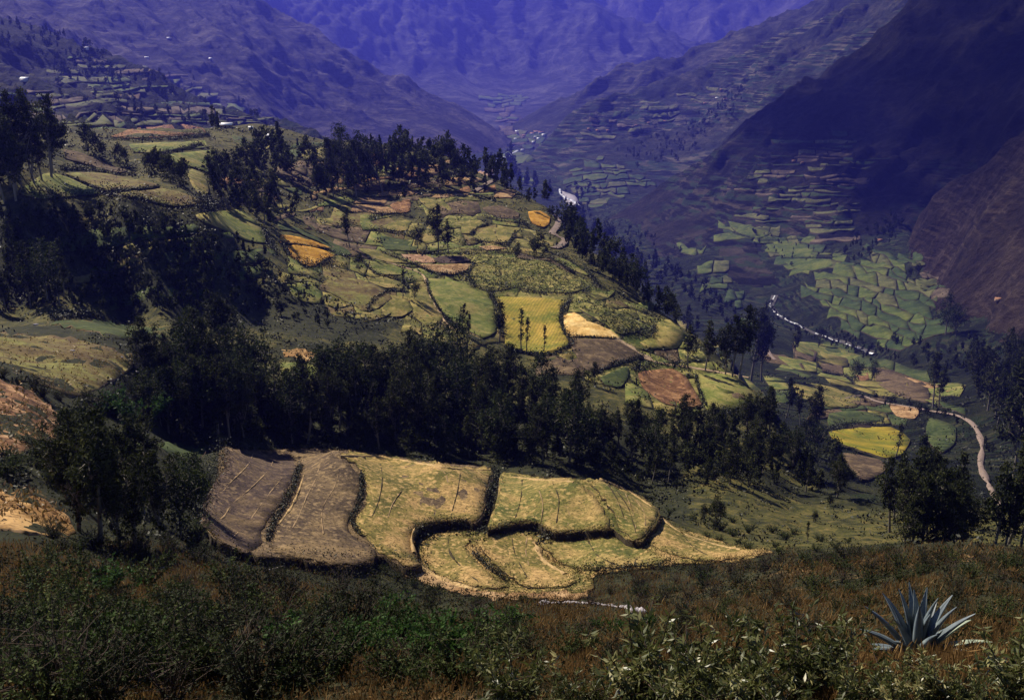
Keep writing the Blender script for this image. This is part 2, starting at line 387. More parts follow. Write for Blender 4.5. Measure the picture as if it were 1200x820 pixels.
def tube(path, rad, sides=6):
    """tapered tube along a path -> V, F (quads)"""
    P = np.asarray(path, float); n = len(P); V = []; F = []
    T = np.gradient(P, axis=0); T /= np.linalg.norm(T, axis=1)[:, None] + 1e-9
    for i in range(n):
        u = np.cross(T[i], (0.31, 0.95, 0.07)); u /= np.linalg.norm(u) + 1e-9; w = np.cross(T[i], u)
        for k in range(sides):
            q = 2 * math.pi * k / sides; V.append(P[i] + rad[i] * (math.cos(q) * u + math.sin(q) * w))
    for i in range(n - 1):
        for k in range(sides):
            F.append((i * sides + k, i * sides + (k + 1) % sides, (i + 1) * sides + (k + 1) % sides, (i + 1) * sides + k))
    return np.array(V), np.array(F)
def join(parts):
    V, F, o = [], [], 0
    for v, f in parts: V.append(v); F.append(np.asarray(f) + o); o += len(v)
    return np.concatenate(V), np.concatenate(F)
def leaves(C, size, aspect=.5, R=rng, up=0.0, axis=None):
    """one small pointed quad per centre, random set -> V, F"""
    n = len(C); size = np.broadcast_to(size, (n,))
    a = R.normal(size=(n, 3)) if axis is None else axis + R.normal(size=(n, 3)) * .35
    a[:, 2] += up; a /= np.linalg.norm(a, axis=1)[:, None]
    b = R.normal(size=(n, 3)); b -= a * (a * b).sum(1)[:, None]; b /= np.linalg.norm(b, axis=1)[:, None]
    a = a * size[:, None]; b = b * (size * aspect)[:, None]
    V = np.stack([C - a, C + b * .9 - a * .1, C + a, C - b * .9 - a * .1], 1).reshape(-1, 3)
    return V, np.arange(4 * n).reshape(n, 4)
def hill_smooth(pix, step, w=.5):
    """subdivide a closed pixel outline with slightly uneven edges"""
    P = np.array(pix, float); out = []
    n = len(P)
    for i in range(n):
        p0, p1, p2, p3 = P[i - 1], P[i], P[(i + 1) % n], P[(i + 2) % n]
        k = max(1, int(np.hypot(*(p2 - p1)) / step))
        for t in np.arange(k) / k:
            cr = .5 * ((2 * p1) + (-p0 + p2) * t + (2 * p0 - 5 * p1 + 4 * p2 - p3) * t * t + (-p0 + 3 * p1 - 3 * p2 + p3) * t ** 3)
            out.append(w * cr + (1 - w) * (p1 + (p2 - p1) * t))
    return np.array(out)
def inside(poly, x, y):
    c = np.zeros(x.shape, bool); n = len(poly); j = n - 1
    for i in range(n):
        xi, yi = poly[i]; xj, yj = poly[j]
        m = ((yi > y) != (yj > y)) & (x < (xj - xi) * (y - yi) / (yj - yi + 1e-12) + xi); c ^= m; j = i
    return c
def patch(name, pix, up, mats, label=None, skirt=1.5, step=7.0, cells=22, rough=.12, level=0.0, rmin=4.0, kind='structure', jit=.5, sharp=False):
    """a field: sheet of ground laid on the hillside, raised by up, with a bank round its edge"""
    pp = hill_smooth(pix, step, .12 if sharp else .5); pp = pp + rng.normal(size=pp.shape) * jit * .5
    H = hit(pp[:, 0], pp[:, 1], up, rmin)
    xy = H[:, :2]; c = xy.mean(0)
    md = np.median(np.hypot(*(xy - c).T)); ok = np.hypot(*(xy - c).T) < 6 * md + 1; xy = xy[ok]
    if len(xy) < 3: return None
    d = np.hypot(*np.ptp(xy, axis=0)) / cells
    gx, gy = np.meshgrid(np.arange(xy[:, 0].min(), xy[:, 0].max(), d), np.arange(xy[:, 1].min(), xy[:, 1].max(), d))
    gx = gx.ravel() + rng.uniform(-.25, .25, gx.size) * d; gy = gy.ravel() + rng.uniform(-.25, .25, gy.size) * d
    m = inside(xy, gx, gy); dist = np.full(gx.shape, 1e9)
    for p in xy: dist = np.minimum(dist, np.hypot(gx - p[0], gy - p[1]))
    m &= dist > .45 * d
    pts = np.concatenate([xy, np.c_[gx[m], gy[m]]]); q = pts - c
    nb = len(xy)
    r = delaunay_2d_cdt([Vector(p) for p in q], [], [list(range(nb))], 1, 1e-5)
    V2 = np.array([(p.x, p.y) for p in r[0]]) + c; F = [f for f in r[2] if len(f) == 3]
    if not F: return None
    z = Z(V2[:, 0], V2[:, 1]) + up + rough * fbm(V2[:, 0] / (4 * d), V2[:, 1] / (4 * d), 2, 21)
    if level: z = z + level * (z.mean() - z)
    V = np.c_[V2, z]; F = np.array(F)
    # boundary edges -> bank
    E = {}
    for f in F:
        for a, b in ((f[0], f[1]), (f[1], f[2]), (f[2], f[0])):
            E[(a, b)] = 1
    bd = [(a, b) for a, b in E if (b, a) not in E]
    nv = len(V); ids = {}; low = []
    cc = V2.mean(0)
    for a, b in bd:
        for k in (a, b):
            if k not in ids:
                ids[k] = nv + len(low); out = V2[k] - cc; out = out / (np.hypot(*out) + 1e-9)
                low.append((V[k, 0] + out[0] * skirt * .25, V[k, 1] + out[1] * skirt * .25, V[k, 2] - skirt))
    B = [(b, a, ids[a]) for a, b in bd] + [(b, ids[a], ids[b]) for a, b in bd]
    V = np.concatenate([V, np.array(low)]); FF = np.concatenate([F, np.array(B)])
    org = np.array([c[0], c[1], float(z.mean())])
    o = mesh_obj(name, V - org, FF, None, mats=mats, midx=np.r_[np.zeros(len(F)), np.ones(len(B))])
    o.location = org
    if kind: tag(o, label, kind=kind)
    elif label: o['label'] = label
    return o
def ribbon(name, pix, width, mat, up=.3, label=None, step=5, wob=.15, rmin=4.0, kind='structure', parent=None, dense=True):
    """a strip (path, road, stream) laid along a line on the ground"""
    P = np.array(pix, float); out = []
    for i in range(len(P) - 1):
        k = max(1, int(np.hypot(*(P[i + 1] - P[i])) / step))
        p0 = P[max(i - 1, 0)]; p3 = P[min(i + 2, len(P) - 1)]
        for t in np.arange(k) / k:
            p1, p2 = P[i], P[i + 1]
            out.append(.5 * ((2 * p1) + (-p0 + p2) * t + (2 * p0 - 5 * p1 + 4 * p2 - p3) * t * t + (-p0 + 3 * p1 - 3 * p2 + p3) * t ** 3))
    out.append(P[-1]); out = np.array(out)
    H = hit(out[:, 0], out[:, 1], up, rmin)
    T = np.gradient(H[:, :2], axis=0); T /= np.linalg.norm(T, axis=1)[:, None] + 1e-9; Nn = np.c_[-T[:, 1], T[:, 0]]
    w = width * (1 + wob * rng.normal(size=len(H)))
    rows = []
    for s in (-.5, -.17, .17, .5):
        xy = H[:, :2] + Nn * (w * s)[:, None]; zz = Z(xy[:, 0], xy[:, 1])
        zz = np.maximum(zz, H[:, 2] - up) + up * (1 if abs(s) < .3 else .45); rows.append(np.c_[xy, zz])
    V = np.concatenate(rows); n = len(H)
    F = [(k * n + i, k * n + i + 1, (k + 1) * n + i + 1, (k + 1) * n + i) for k in range(3) for i in range(n - 1)]
    o = mesh_obj(name, V, F, mat, smooth=True)
    if kind: tag(o, label, kind=kind)
    return o, H

def hit_many(px, py, rlo, rhi, n=420):
    """vectorised ground look-up for many pixels between two distances"""
    a, t = ray(px, py); R_ = np.exp(np.linspace(math.log(rlo), math.log(rhi), n)); out = np.zeros((len(a), 3)); ok = np.zeros(len(a), bool)
    for i in range(0, len(a), 1500):
        aa, tt = a[i:i + 1500, None], t[i:i + 1500, None]
        d = Z(np.sin(aa) * R_, np.cos(aa) * R_) - tt * R_; g_ = d >= 0; k = g_.argmax(1); o_ = g_.any(1) & (k > 0)
        k = np.maximum(k, 1); j = np.arange(len(k)); d0, d1 = d[j, k - 1], d[j, k]; f = np.clip(-d0 / (d1 - d0 + 1e-9), 0, 1); r = R_[k - 1] + (R_[k] - R_[k - 1]) * f
        out[i:i + 1500] = np.c_[r * np.sin(aa[:, 0]), r * np.cos(aa[:, 0]), tt[:, 0] * r]; ok[i:i + 1500] = o_
    return out, ok

# ------------------------------------------------------------------ terrain meshes
def grid_arrays():
    VV, FF, II = [], [], []
    off = 0
    for g, LN, I in ((GZ[0], LN1, GI[0]), (GZ[1], LN2, GI[1])):
        A, L = np.meshgrid(AZ, LN); R = np.exp(L)
        VV.append(np.c_[(R * np.sin(A)).ravel(), (R * np.cos(A)).ravel(), g.ravel()])
        n, m = g.shape; q = (np.arange(n - 1)[:, None] * m + np.arange(m - 1)).ravel()
        FF.append(np.c_[q, q + 1, q + m + 1, q + m] + off); II.append(I[:-1, :-1].ravel()); off += n * m
    return np.concatenate(VV), np.concatenate(FF), np.concatenate(II)
TV, TF, TI = grid_arrays()
TI = np.where(TI < 0, 1, TI)
M_hill = hillside_mat()
M_val = mountain_mat('valley_ground', (.010, .014, .007), (.022, .030, .012), (.06, .062, .025), .8, 5.0, None, (.03, .05, .018))
M_mt = {
 'right_near': mountain_mat('brown_slope', (.014, .009, .007), (.036, .024, .017), (.085, .060, .042), .35, 2.2),
 'right_dark': mountain_mat('dark_slope', (.006, .006, .005), (.014, .012, .009), (.042, .034, .022), 1.0, 1.6, (-330, -180), (.022, .035, .014)),
 'right_mid': mountain_mat('terraced_slope', (.010, .013, .009), (.026, .028, .018), (.075, .066, .042), 1.0, 1.3, None, (.022, .036, .018)),
 'right_far': mountain_mat('blue_slope', (.012, .013, .011), (.030, .030, .022), (.08, .07, .05), .45, 1.0),
 'left_near': mountain_mat('wooded_slope', (.009, .012, .008), (.022, .025, .015), (.06, .056, .032), .9, 1.8, (-40, 20), (.02, .032, .014)),
 'left_mid': mountain_mat('dry_slope', (.012, .011, .010), (.036, .031, .026), (.12, .10, .08), .35, .9),
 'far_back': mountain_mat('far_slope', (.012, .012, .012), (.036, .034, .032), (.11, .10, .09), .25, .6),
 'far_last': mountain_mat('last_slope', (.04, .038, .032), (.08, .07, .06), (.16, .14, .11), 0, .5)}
NAMES = {'near': ('hillside', 'scrub-covered hillside spur with benches of fields in the foreground'), 'valley': ('valley_floor', 'valley floor and lower slope along the river'),
 'right_near': ('mountain', 'bare brown slope rising at the right edge behind the valley fields'), 'right_dark': ('mountain', 'large dark mountain above the right bank with terraces on its flank'),
 'right_mid': ('mountain', 'terraced wooded slope above the far river bend'), 'right_far': ('mountain', 'bluish ridge behind the terraced slope on the right'),
 'left_near': ('mountain', 'dark terraced hill behind the left end of the spur'), 'left_mid': ('mountain', 'steep blue mountain flank descending from the left to the river'),
 'far_back': ('mountain', 'hazy blue mountain wall closing the valley'), 'far_last': ('mountain', 'palest distant range at the top right')}
for i, s in enumerate(ALL):
    f = TF[TI == i]
    if not len(f): continue
    u, inv = np.unique(f.ravel(), return_inverse=True); V = TV[u]; f = inv.reshape(-1, 4)
    nm, lab = NAMES[s.name]
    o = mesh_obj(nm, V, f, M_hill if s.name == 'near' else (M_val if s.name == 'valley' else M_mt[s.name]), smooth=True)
    tag(o, lab, kind='structure')
    if s.name == 'near':
        r = np.hypot(V[:, 0], V[:, 1]); a = np.degrees(np.arctan2(V[:, 0], V[:, 1])); nz = fbm(V[:, 0] / 14, V[:, 1] / 14, 3, 77)
        red = .30 * sstep(150, 100, r) + .22 * nz * sstep(170, 110, r) + .12 * sstep(30, 12, r)
        red = red + .12 * sstep(5, 14, a) * sstep(60, 90, r) * sstep(180, 120, r)
        grn = .20 + .38 * sstep(220, 300, r) + .4 * sstep(9, 12, a) * sstep(260, 230, r) + .1 * fbm(V[:, 0] / 40, V[:, 1] / 40, 2, 9)
        grn = np.where(r < 170, .06 + .62 * sstep(6, 10, a) * sstep(135, 160, r), grn)
        esc = sstep(-6, -10, a) * sstep(335, 350, r) * sstep(392, 380, r); grn = grn * (1 - .9 * esc)  # scrub cover on the escarpment; cutting pasture also paints in its shade
        blu = .08 + .16 * sstep(-16, -21, a) * sstep(80, 100, r) * sstep(180, 150, r) + .14 * fbm(V[:, 0] / 25, V[:, 1] / 25, 3, 31)
        at = o.data.attributes.new('cover', 'FLOAT_COLOR', 'POINT')
        at.data.foreach_set('color', np.clip(np.c_[red, grn, blu, np.ones(len(r))], 0, 1).astype(np.float32).ravel())

# ------------------------------------------------------------------ fields
M_bank = plain_mat('field_bank', (.018, .016, .009), (.05, .036, .02), 1.2)  # dark scrub soil, with the shade on the risers put into the colour
M_bankdry = plain_mat('dry_bank', (.10, .06, .032), (.26, .17, .09), 1.0)
FM = {
 'plum': field_mat('stubble_plum', [(.042, .029, .024), (.076, .052, .041), (.13, .088, .046)], .16, None, 0, 2.0, .6),
 'tanplum': field_mat('stubble_tan', [(.058, .040, .026), (.108, .075, .043), (.19, .13, .062)], .14, None, 0, 2.0, .6),
 'knoll': field_mat('mown_grass', [(.088, .082, .021), (.185, .146, .041), (.35, .225, .086)], .13, None, 0, 2.2, .6),
 'knoll2': field_mat('mown_grass_green', [(.07, .082, .020), (.155, .135, .036), (.29, .20, .070)], .15, None, 0, 2.2, .6),
 'orange': field_mat('ripe_crop_orange', [(.26, .12, .012), (.40, .20, .02), (.48, .27, .05)], .10, None, 0, .5, .3),
 'wheat': field_mat('cut_wheat', [(.46, .27, .07), (.62, .40, .13), (.70, .50, .20)], .12, None, 0, .45, .35),
 'yellow': field_mat('ripening_crop', [(.12, .13, .02), (.24, .19, .028), (.36, .24, .045)], .045, .22, .25, .8, .25, .35),
 'yolk': field_mat('ripening_mustard', [(.11, .12, .012), (.20, .165, .015), (.28, .20, .02)], .03, None, 0, .5, .25),
 'maize': field_mat('maize', [(.065, .075, .018), (.13, .13, .03), (.20, .165, .05)], .07, None, 0, .75, .8),
 'green': field_mat('pasture', [(.06, .085, .018), (.125, .135, .031), (.21, .175, .055)], .06, None, 0, .7, .3),
 'olive': field_mat('olive_pasture', [(.08, .082, .02), (.15, .135, .034), (.25, .185, .06)], .05, None, 0, .6, .4),
 'dkgreen': field_mat('potato_green', [(.024, .038, .011), (.042, .058, .016), (.07, .08, .024)], .05, None, 0, .8, .35),
 'brown': field_mat('fallow_brown', [(.05, .036, .022), (.085, .058, .034), (.13, .09, .045)], .09, None, 0, .6, .5),
 'red': field_mat('fallow_red', [(.085, .04, .018), (.17, .082, .036), (.26, .14, .06)], .10, None, 0, .8, .5),
 'tan': field_mat('bare_tan', [(.17, .095, .04), (.27, .16, .07), (.36, .24, .12)], .09, None, 0, .6, .4),
 'straw': field_mat('straw_slope', [(.17, .085, .026), (.30, .17, .06), (.40, .25, .10)], .09, None, 0, .6, .45),
 'pink': field_mat('bare_pink', [(.19, .10, .055), (.28, .16, .09), (.36, .23, .13)], .12, None, 0, .8, .4),
 'dplum': field_mat('ploughed_plum', [(.05, .034, .03), (.07, .046, .038), (.09, .06, .045)], .1, .3, .9, .8, .3),
 'ochre': field_mat('stony_ochre', [(.085, .04, .02), (.20, .10, .045), (.36, .21, .10)], .12, None, 0, .5, .7),
 'hillgrass': field_mat('dry_grass_hill', [(.085, .056, .028), (.14, .105, .036), (.14, .135, .034)], .05, None, 0, .5, .45),
 'vgreen': field_mat('valley_green', [(.036, .055, .013), (.062, .082, .018), (.10, .11, .026)], .02, None, 0, .25, .25),
 'vdark': field_mat('valley_dark_green', [(.02, .035, .010), (.032, .050, .014), (.052, .07, .02)], .02, None, 0, .25, .25),
 'volive': field_mat('valley_olive', [(.045, .052, .018), (.075, .08, .026), (.11, .105, .04)], .02, None, 0, .25, .3),
 'vbrown': field_mat('valley_fallow', [(.045, .035, .025), (.08, .06, .04), (.12, .09, .055)], .02, None, 0, .25, .3),
}
def field(pix, up, key, label, skirt=1.2, bank=None, **kw):
    return patch('field', pix, up, [FM[key], bank or M_bank], label, skirt, **kw)

# the terraced knoll in the middle foreground: benches of mown grass, each with its bank
KN = [
 ([(262,525),(300,529),(338,531),(348,545),(349,552),(339,570),(329,592),(316,606),(306,622),(303,640),(290,648),(262,635),(236,612),(240,590),(255,560),(265,540)], 1.48, 'plum', 'purplish stubble bench at the left end of the terraced knoll'),
 ([(340,531),(362,524),(398,536),(413,547),(421,558),(420,578),(417,596),(406,608),(408,622),(426,636),(440,644),(436,657),(400,662),(345,652),(320,645),(320,630),(327,615),(343,592),(351,572),(355,555),(349,542)], 1.5, 'tanplum', 'brownish striped bench of the knoll, second from its left end'),
 ([(399,531),(420,530),(470,538),(515,543),(540,548),(576,548),(579,556),(569,570),(565,600),(556,612),(545,608),(515,610),(490,616),(482,628),(484,645),(492,660),(480,664),(462,655),(446,648),(440,640),(427,628),(415,616),(416,607),(428,594),(430,574),(428,556),(416,543)], 1.5, 'knoll', 'broad yellow-green bench in the middle of the terraced knoll'),
 ([(591,556),(640,560),(674,562),(684,572),(699,585),(712,606),(714,617),(690,620),(655,623),(640,618),(628,611),(600,612),(576,618),(580,600),(586,580),(591,566)], 1.66, 'knoll2', 'green mown bench right of the dark gully on the knoll'),
 ([(688,566),(706,564),(738,576),(765,592),(771,602),(766,615),(748,632),(738,630),(725,616),(719,600),(706,580),(693,568)], 1.66, 'knoll2', 'rounded green bench at the right end of the knoll'),
 ([(494,642),(508,629),(538,625),(553,632),(545,640),(557,655),(572,672),(594,688),(570,690),(530,680),(505,668)], .36, 'knoll', 'lower curved bench of the knoll with a small bare tree'),
 ([(564,640),(577,628),(620,626),(626,634),(637,655),(665,672),(676,680),(650,688),(615,686),(592,672),(574,655)], .36, 'knoll', 'lower middle bench of the knoll below the dark bank'),
 ([(634,637),(660,635),(720,629),(743,638),(768,648),(786,655),(760,662),(700,666),(672,666),(652,656)], .36, 'knoll2', 'long lower bench of the knoll below the longest dark bank'),
 ([(777,607),(800,622),(840,636),(870,642),(898,646),(870,652),(830,657),(800,652),(774,645),(759,633),(772,618)], .4, 'knoll', 'tapering tan bench where the knoll runs out to the right'),
 ([(470,673),(505,672),(560,691),(620,694),(688,690),(690,699),(640,701),(570,700),(520,690)], .3, 'tan', 'pale straw strip along the foot of the terraced knoll')]
BASE = [
 ([(258,527),(300,528),(360,525),(420,529),(500,541),(577,548),(581,556),(571,572),(567,600),(557,614),(545,610),(515,612),(490,618),(482,628),(485,646),(494,662),(480,666),(460,657),(440,650),(436,659),(400,664),(345,655),(300,651),(262,638),(236,613),(244,588),(256,555)], 1.35, 'tanplum', 'upper left shelf of the terraced knoll carrying its striped benches'),
 ([(590,554),(640,560),(690,562),(715,566),(742,576),(767,592),(774,604),(768,617),(750,634),(736,632),(718,620),(690,622),(655,625),(640,620),(630,612),(600,614),(572,620),(577,600),(583,578)], 1.5, 'knoll2', 'upper right shelf of the terraced knoll'),
 ([(490,640),(508,627),(556,621),(576,623),(632,619),(720,623),(752,636),(772,609),(800,621),(860,639),(905,646),(860,657),(790,662),(700,672),(692,693),(600,697),(540,691),(498,671)], .2, 'knoll', 'lower shelf of the terraced knoll')]
for p, u, k, l in BASE: field(p, u, k, l, skirt=u + .8, step=5, cells=48, rough=.15, rmin=105, jit=1.6)
KF = [field(p, u, k, l, skirt=.35, step=5, cells=34, rough=.15, jit=2.4, rmin=105) for p, u, k, l in KN]
# the little earth ridges that run down the two striped benches
M_fur = plain_mat('dark_furrow', (.02, .017, .009), (.06, .045, .02), 2.0)
M_rim = plain_mat('lit_dry_grass', (.22, .14, .055), (.50, .35, .16), 1.4)  # dry grass edging, its sunlit brightness put into the colour
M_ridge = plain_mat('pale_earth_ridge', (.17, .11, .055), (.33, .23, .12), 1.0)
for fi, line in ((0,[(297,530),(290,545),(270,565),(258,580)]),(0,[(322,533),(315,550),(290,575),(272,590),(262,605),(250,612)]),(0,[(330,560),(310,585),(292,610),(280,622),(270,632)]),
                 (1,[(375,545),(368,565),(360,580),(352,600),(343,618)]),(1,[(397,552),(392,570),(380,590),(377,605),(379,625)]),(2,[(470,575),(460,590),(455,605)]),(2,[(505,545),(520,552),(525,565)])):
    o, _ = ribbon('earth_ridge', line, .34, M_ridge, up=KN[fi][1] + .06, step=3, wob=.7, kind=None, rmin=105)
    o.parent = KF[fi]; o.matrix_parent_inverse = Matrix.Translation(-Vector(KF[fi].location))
for fi, line in ((2,[(445,540),(448,560),(444,585),(436,605)]),(2,[(540,552),(536,575),(530,598)]),(3,[(648,566),(655,585),(652,612)]),(3,[(612,562),(610,585),(604,606)]),(4,[(722,574),(735,592),(742,612),(746,628)]),(4,[(712,566),(724,586),(731,606)]),(6,[(600,630),(604,650),(618,676)]),(7,[(690,634),(700,650),(720,660)]),(5,[(525,630),(528,648),(545,668),(562,682)]),(8,[(800,626),(812,640),(830,650)])):
    o, _ = ribbon('furrow', line, .4, M_fur, up=KN[fi][1] + .05, step=3, wob=.8, kind=None, rmin=105)
    o.parent = KF[fi]; o.matrix_parent_inverse = Matrix.Translation(-Vector(KF[fi].location))
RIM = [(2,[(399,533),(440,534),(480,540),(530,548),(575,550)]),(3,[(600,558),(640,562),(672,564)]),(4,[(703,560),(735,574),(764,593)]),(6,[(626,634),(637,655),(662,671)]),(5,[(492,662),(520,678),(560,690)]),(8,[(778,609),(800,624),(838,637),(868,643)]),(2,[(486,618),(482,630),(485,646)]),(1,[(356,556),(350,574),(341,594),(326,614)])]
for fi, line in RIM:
    o, _ = ribbon('lit_grass_rim', line, .8, M_rim, up=KN[fi][1] + .15, step=4, wob=.6, kind=None, rmin=105)
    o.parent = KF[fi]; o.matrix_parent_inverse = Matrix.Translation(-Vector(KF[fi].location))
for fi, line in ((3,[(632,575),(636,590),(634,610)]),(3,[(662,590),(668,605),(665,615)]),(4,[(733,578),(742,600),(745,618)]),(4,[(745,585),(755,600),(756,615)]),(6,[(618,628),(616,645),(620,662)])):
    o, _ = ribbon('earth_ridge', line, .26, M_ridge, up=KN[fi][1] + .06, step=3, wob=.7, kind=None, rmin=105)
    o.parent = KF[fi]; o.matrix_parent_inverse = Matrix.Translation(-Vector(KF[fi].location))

MID = [
 ([(328,275),(345,277),(372,284),(388,291),(370,289),(350,286),(328,284)], 'orange', 'narrow orange crop strip above the main orange field'),
 ([(338,288),(352,287),(380,293),(392,299),(378,305),(368,312),(352,308),(340,300)], 'orange', 'bright orange ripe field on the left of the middle benches'),
 ([(325,262),(345,266),(375,279),(408,292),(412,298),(396,299),(380,286),(350,273),(328,268)], 'dkgreen', 'dark green strip above the orange field'),
 ([(413,240),(450,241),(466,249),(440,250),(410,248)], 'tan', 'tan field high on the spur below the crest wood'),
 ([(418,232),(455,232),(452,238),(414,238)], 'tan', 'small upper tan field just below the crest trees'),
 ([(460,238),(480,234),(481,247),(468,250),(457,241)], 'red', 'small reddish field beside the upper tan fields'),
 ([(422,252),(458,253),(434,259),(445,268),(425,269)], 'green', 'green field below the tan field near the crest'),
 ([(452,263),(470,258),(482,259),(478,270),(456,270),(447,266)], 'olive', 'olive field right of the upper green field'),
 ([(446,276),(475,281),(490,286),(488,294),(452,292),(446,285)], 'dkgreen', 'dark bluish-green field above the pink bare plot'),
 ([(470,298),(500,299),(512,307),(486,308)], 'pink', 'pinkish bare plot on the middle bench'),
 ([(507,300),(545,300),(552,306),(516,308)], 'dplum', 'dark plum ploughed plot beside the pink plot'),
 ([(489,310),(515,310),(552,309),(545,317),(530,321),(507,318)], 'tan', 'tan plot below the plum ploughed plot'),
 ([(420,291),(440,293),(468,300),(480,308),(450,306),(430,299)], 'olive', 'narrow olive field left of the pink plot'),
 ([(433,306),(460,311),(477,316),(470,322),(441,320)], 'green', 'small green field below the narrow olive field'),
 ([(375,335),(400,325),(428,329),(453,341),(460,350),(440,362),(425,364),(400,350)], 'hillgrass', 'brownish pasture at the left edge of the middle benches'),
 ([(430,324),(455,326),(470,331),(472,338),(450,336),(432,330)], 'olive', 'olive strip above the brownish pasture'),
 ([(457,346),(475,351),(485,362),(470,371),(446,368)], 'olive', 'small olive field right of the brownish pasture'),
 ([(502,326),(545,331),(562,341),(577,352),(580,370),(581,388),(566,396),(546,385),(524,371),(512,355),(502,342)], 'green', 'sloping green pasture left of the striped yellow field'),
 ([(480,333),(498,330),(506,345),(520,371),(506,385),(486,371),(480,350)], 'olive', 'steep olive field left of the sloping pasture'),
 ([(557,298),(605,302),(644,307),(670,321),(690,335),(673,342),(639,342),(605,337),(577,342),(553,336),(547,325)], 'maize', 'large mottled maize field in the middle of the spur'),
 ([(580,349),(605,348),(639,349),(667,353),(657,362),(655,376),(661,391),(667,403),(640,416),(618,412),(592,405),(592,396),(587,379)], 'yellow', 'striped yellow-green field below the maize'),
 ([(660,370),(673,366),(690,376),(714,386),(728,397),(690,394),(664,393)], 'wheat', 'pale gold cut wheat field, brightest on the spur'),
 ([(667,397),(720,398),(754,417),(754,420),(728,425),(701,436),(684,430),(674,413)], 'brown', 'brown fallow field below the cut wheat'),
 ([(703,442),(735,429),(737,441),(727,453),(708,450)], 'dkgreen', 'small dark green plot below the brown fallow'),
 ([(748,437),(761,434),(788,432),(803,440),(812,453),(823,475),(800,478),(775,471),(754,455)], 'red', 'reddish-brown field at the edge of the ravine wood'),
 ([(812,434),(826,438),(857,438),(874,443),(896,461),(897,473),(857,480),(829,481),(817,453)], 'green', 'green field with tree shadows on the right shoulder of the spur'),
 ([(679,361),(705,358),(735,368),(752,383),(749,388),(727,391),(712,382),(695,371)], 'maize', 'maize field right of the cut wheat'),
 ([(766,382),(779,374),(810,378),(804,392),(793,408),(758,408),(750,401),(764,394)], 'olive', 'olive field above the path near the tall shoulder trees'),
 ([(554,277),(568,269),(592,266),(610,268),(601,274),(594,284),(563,282)], 'olive', 'pale olive bench below the road bend'),
 ([(565,244),(588,241),(608,250),(608,257),(580,254)], 'brown', 'dull brown-green field left of the orange road bank'),
 ([(619,248),(633,247),(645,254),(643,263),(637,267),(623,261)], 'orange', 'orange field beside the road bend'),
 ([(541,261),(560,258),(569,263),(552,274),(541,273)], 'olive', 'small olive field left of the pale bench'),
 ([(561,289),(581,288),(595,291),(571,293)], 'tan', 'thin tan strip above the maize field'),
 ([(645,303),(661,303),(681,312),(693,318),(691,323),(679,319),(661,311)], 'green', 'bright green strip right of the maize field'),
 ([(590,222),(606,224),(600,232),(578,230)], 'tan', 'small tan plot beside the upper road'),
 ([(490,232),(520,236),(530,246),(505,246)], 'olive', 'olive plot among the upper trees'),
 # left plateau
 ([(22,226),(52,203),(74,206),(98,216),(120,226),(91,229),(50,233)], 'green', 'smooth green field on the left plateau'),
 ([(76,203),(104,202),(139,206),(183,215),(185,219),(130,224),(118,220),(94,211)], 'hillgrass', 'brown-green field right of the smooth plateau field'),
 ([(134,227),(190,221),(217,227),(239,237),(208,242),(165,233)], 'hillgrass', 'brownish field at the front edge of the left plateau'),
 ([(75,175),(98,180),(121,190),(150,200),(139,202),(104,193),(77,186)], 'brown', 'upper brown strip of the left plateau beside dark trees'),
 ([(130,160),(150,152),(180,147),(215,146),(238,150),(243,156),(200,160),(160,162)], 'red', 'reddish knoll field on the skyline of the left plateau'),
 ([(150,169),(200,167),(240,165),(244,172),(215,175),(180,179),(156,178)], 'green', 'green field below the reddish knoll'),
 ([(186,183),(215,179),(250,176),(261,190),(250,204),(235,199),(206,191)], 'green', 'grey-green pasture above the row of dark bushes'),
 ([(223,197),(239,204),(245,224),(238,231),(226,219),(220,206)], 'olive', 'narrow lit pasture beside the windswept trees'),
 ([(229,252),(262,247),(285,246),(309,270),(311,284),(290,282),(266,270),(241,261)], 'green', 'lit green field left of the orange field'),
 ([(0,153),(30,157),(40,165),(0,164)], 'olive', 'small lit field at the far left edge behind trees'),
 # left foreground slopes
 ([(-20,390),(45,393),(90,398),(130,408),(155,418),(156,430),(140,440),(120,452),(85,465),(60,455),(30,441),(-20,425)], 'hillgrass', 'rounded dry grass hill on the left'),
 ([(55,378),(80,375),(110,375),(150,382),(200,385),(208,394),(160,399),(120,392),(90,386)], 'dkgreen', 'dark green hollow field behind the dry grass hill'),
 ([(-20,445),(30,456),(58,475),(76,500),(60,519),(30,529),(-20,535)], 'ochre', 'stony ochre slope at the left edge'),
 ([(-20,575),(40,579),(73,600),(88,624),(50,627),(-20,612)], 'straw', 'straw-coloured dry slope at the lower left'),
 ([(132,526),(180,519),(235,516),(238,535),(200,559),(152,555)], 'dkgreen', 'green pocket left of the terraced knoll'),
 ([(330,424),(390,432),(385,460),(336,455)], 'green', 'lit green clearing glimpsed through the ravine wood'),
 ([(330,408),(380,414),(384,423),(335,417)], 'straw', 'straw strip glimpsed through the ravine wood'),
 ]
for p, k, l in MID:
    low_ = k in ('ochre', 'straw') or 'dry grass hill' in l or 'pocket left' in l       # open ground without banks
    field(p, .12 if low_ else .6, k, l, skirt=.5 if low_ else 1.1, step=6, cells=30 if low_ else 22, rmin=70, rough=.35 if low_ else .12, jit=3.0 if low_ else .5, bank=M_bankdry if low_ else None)
SPUR_CELLS = True
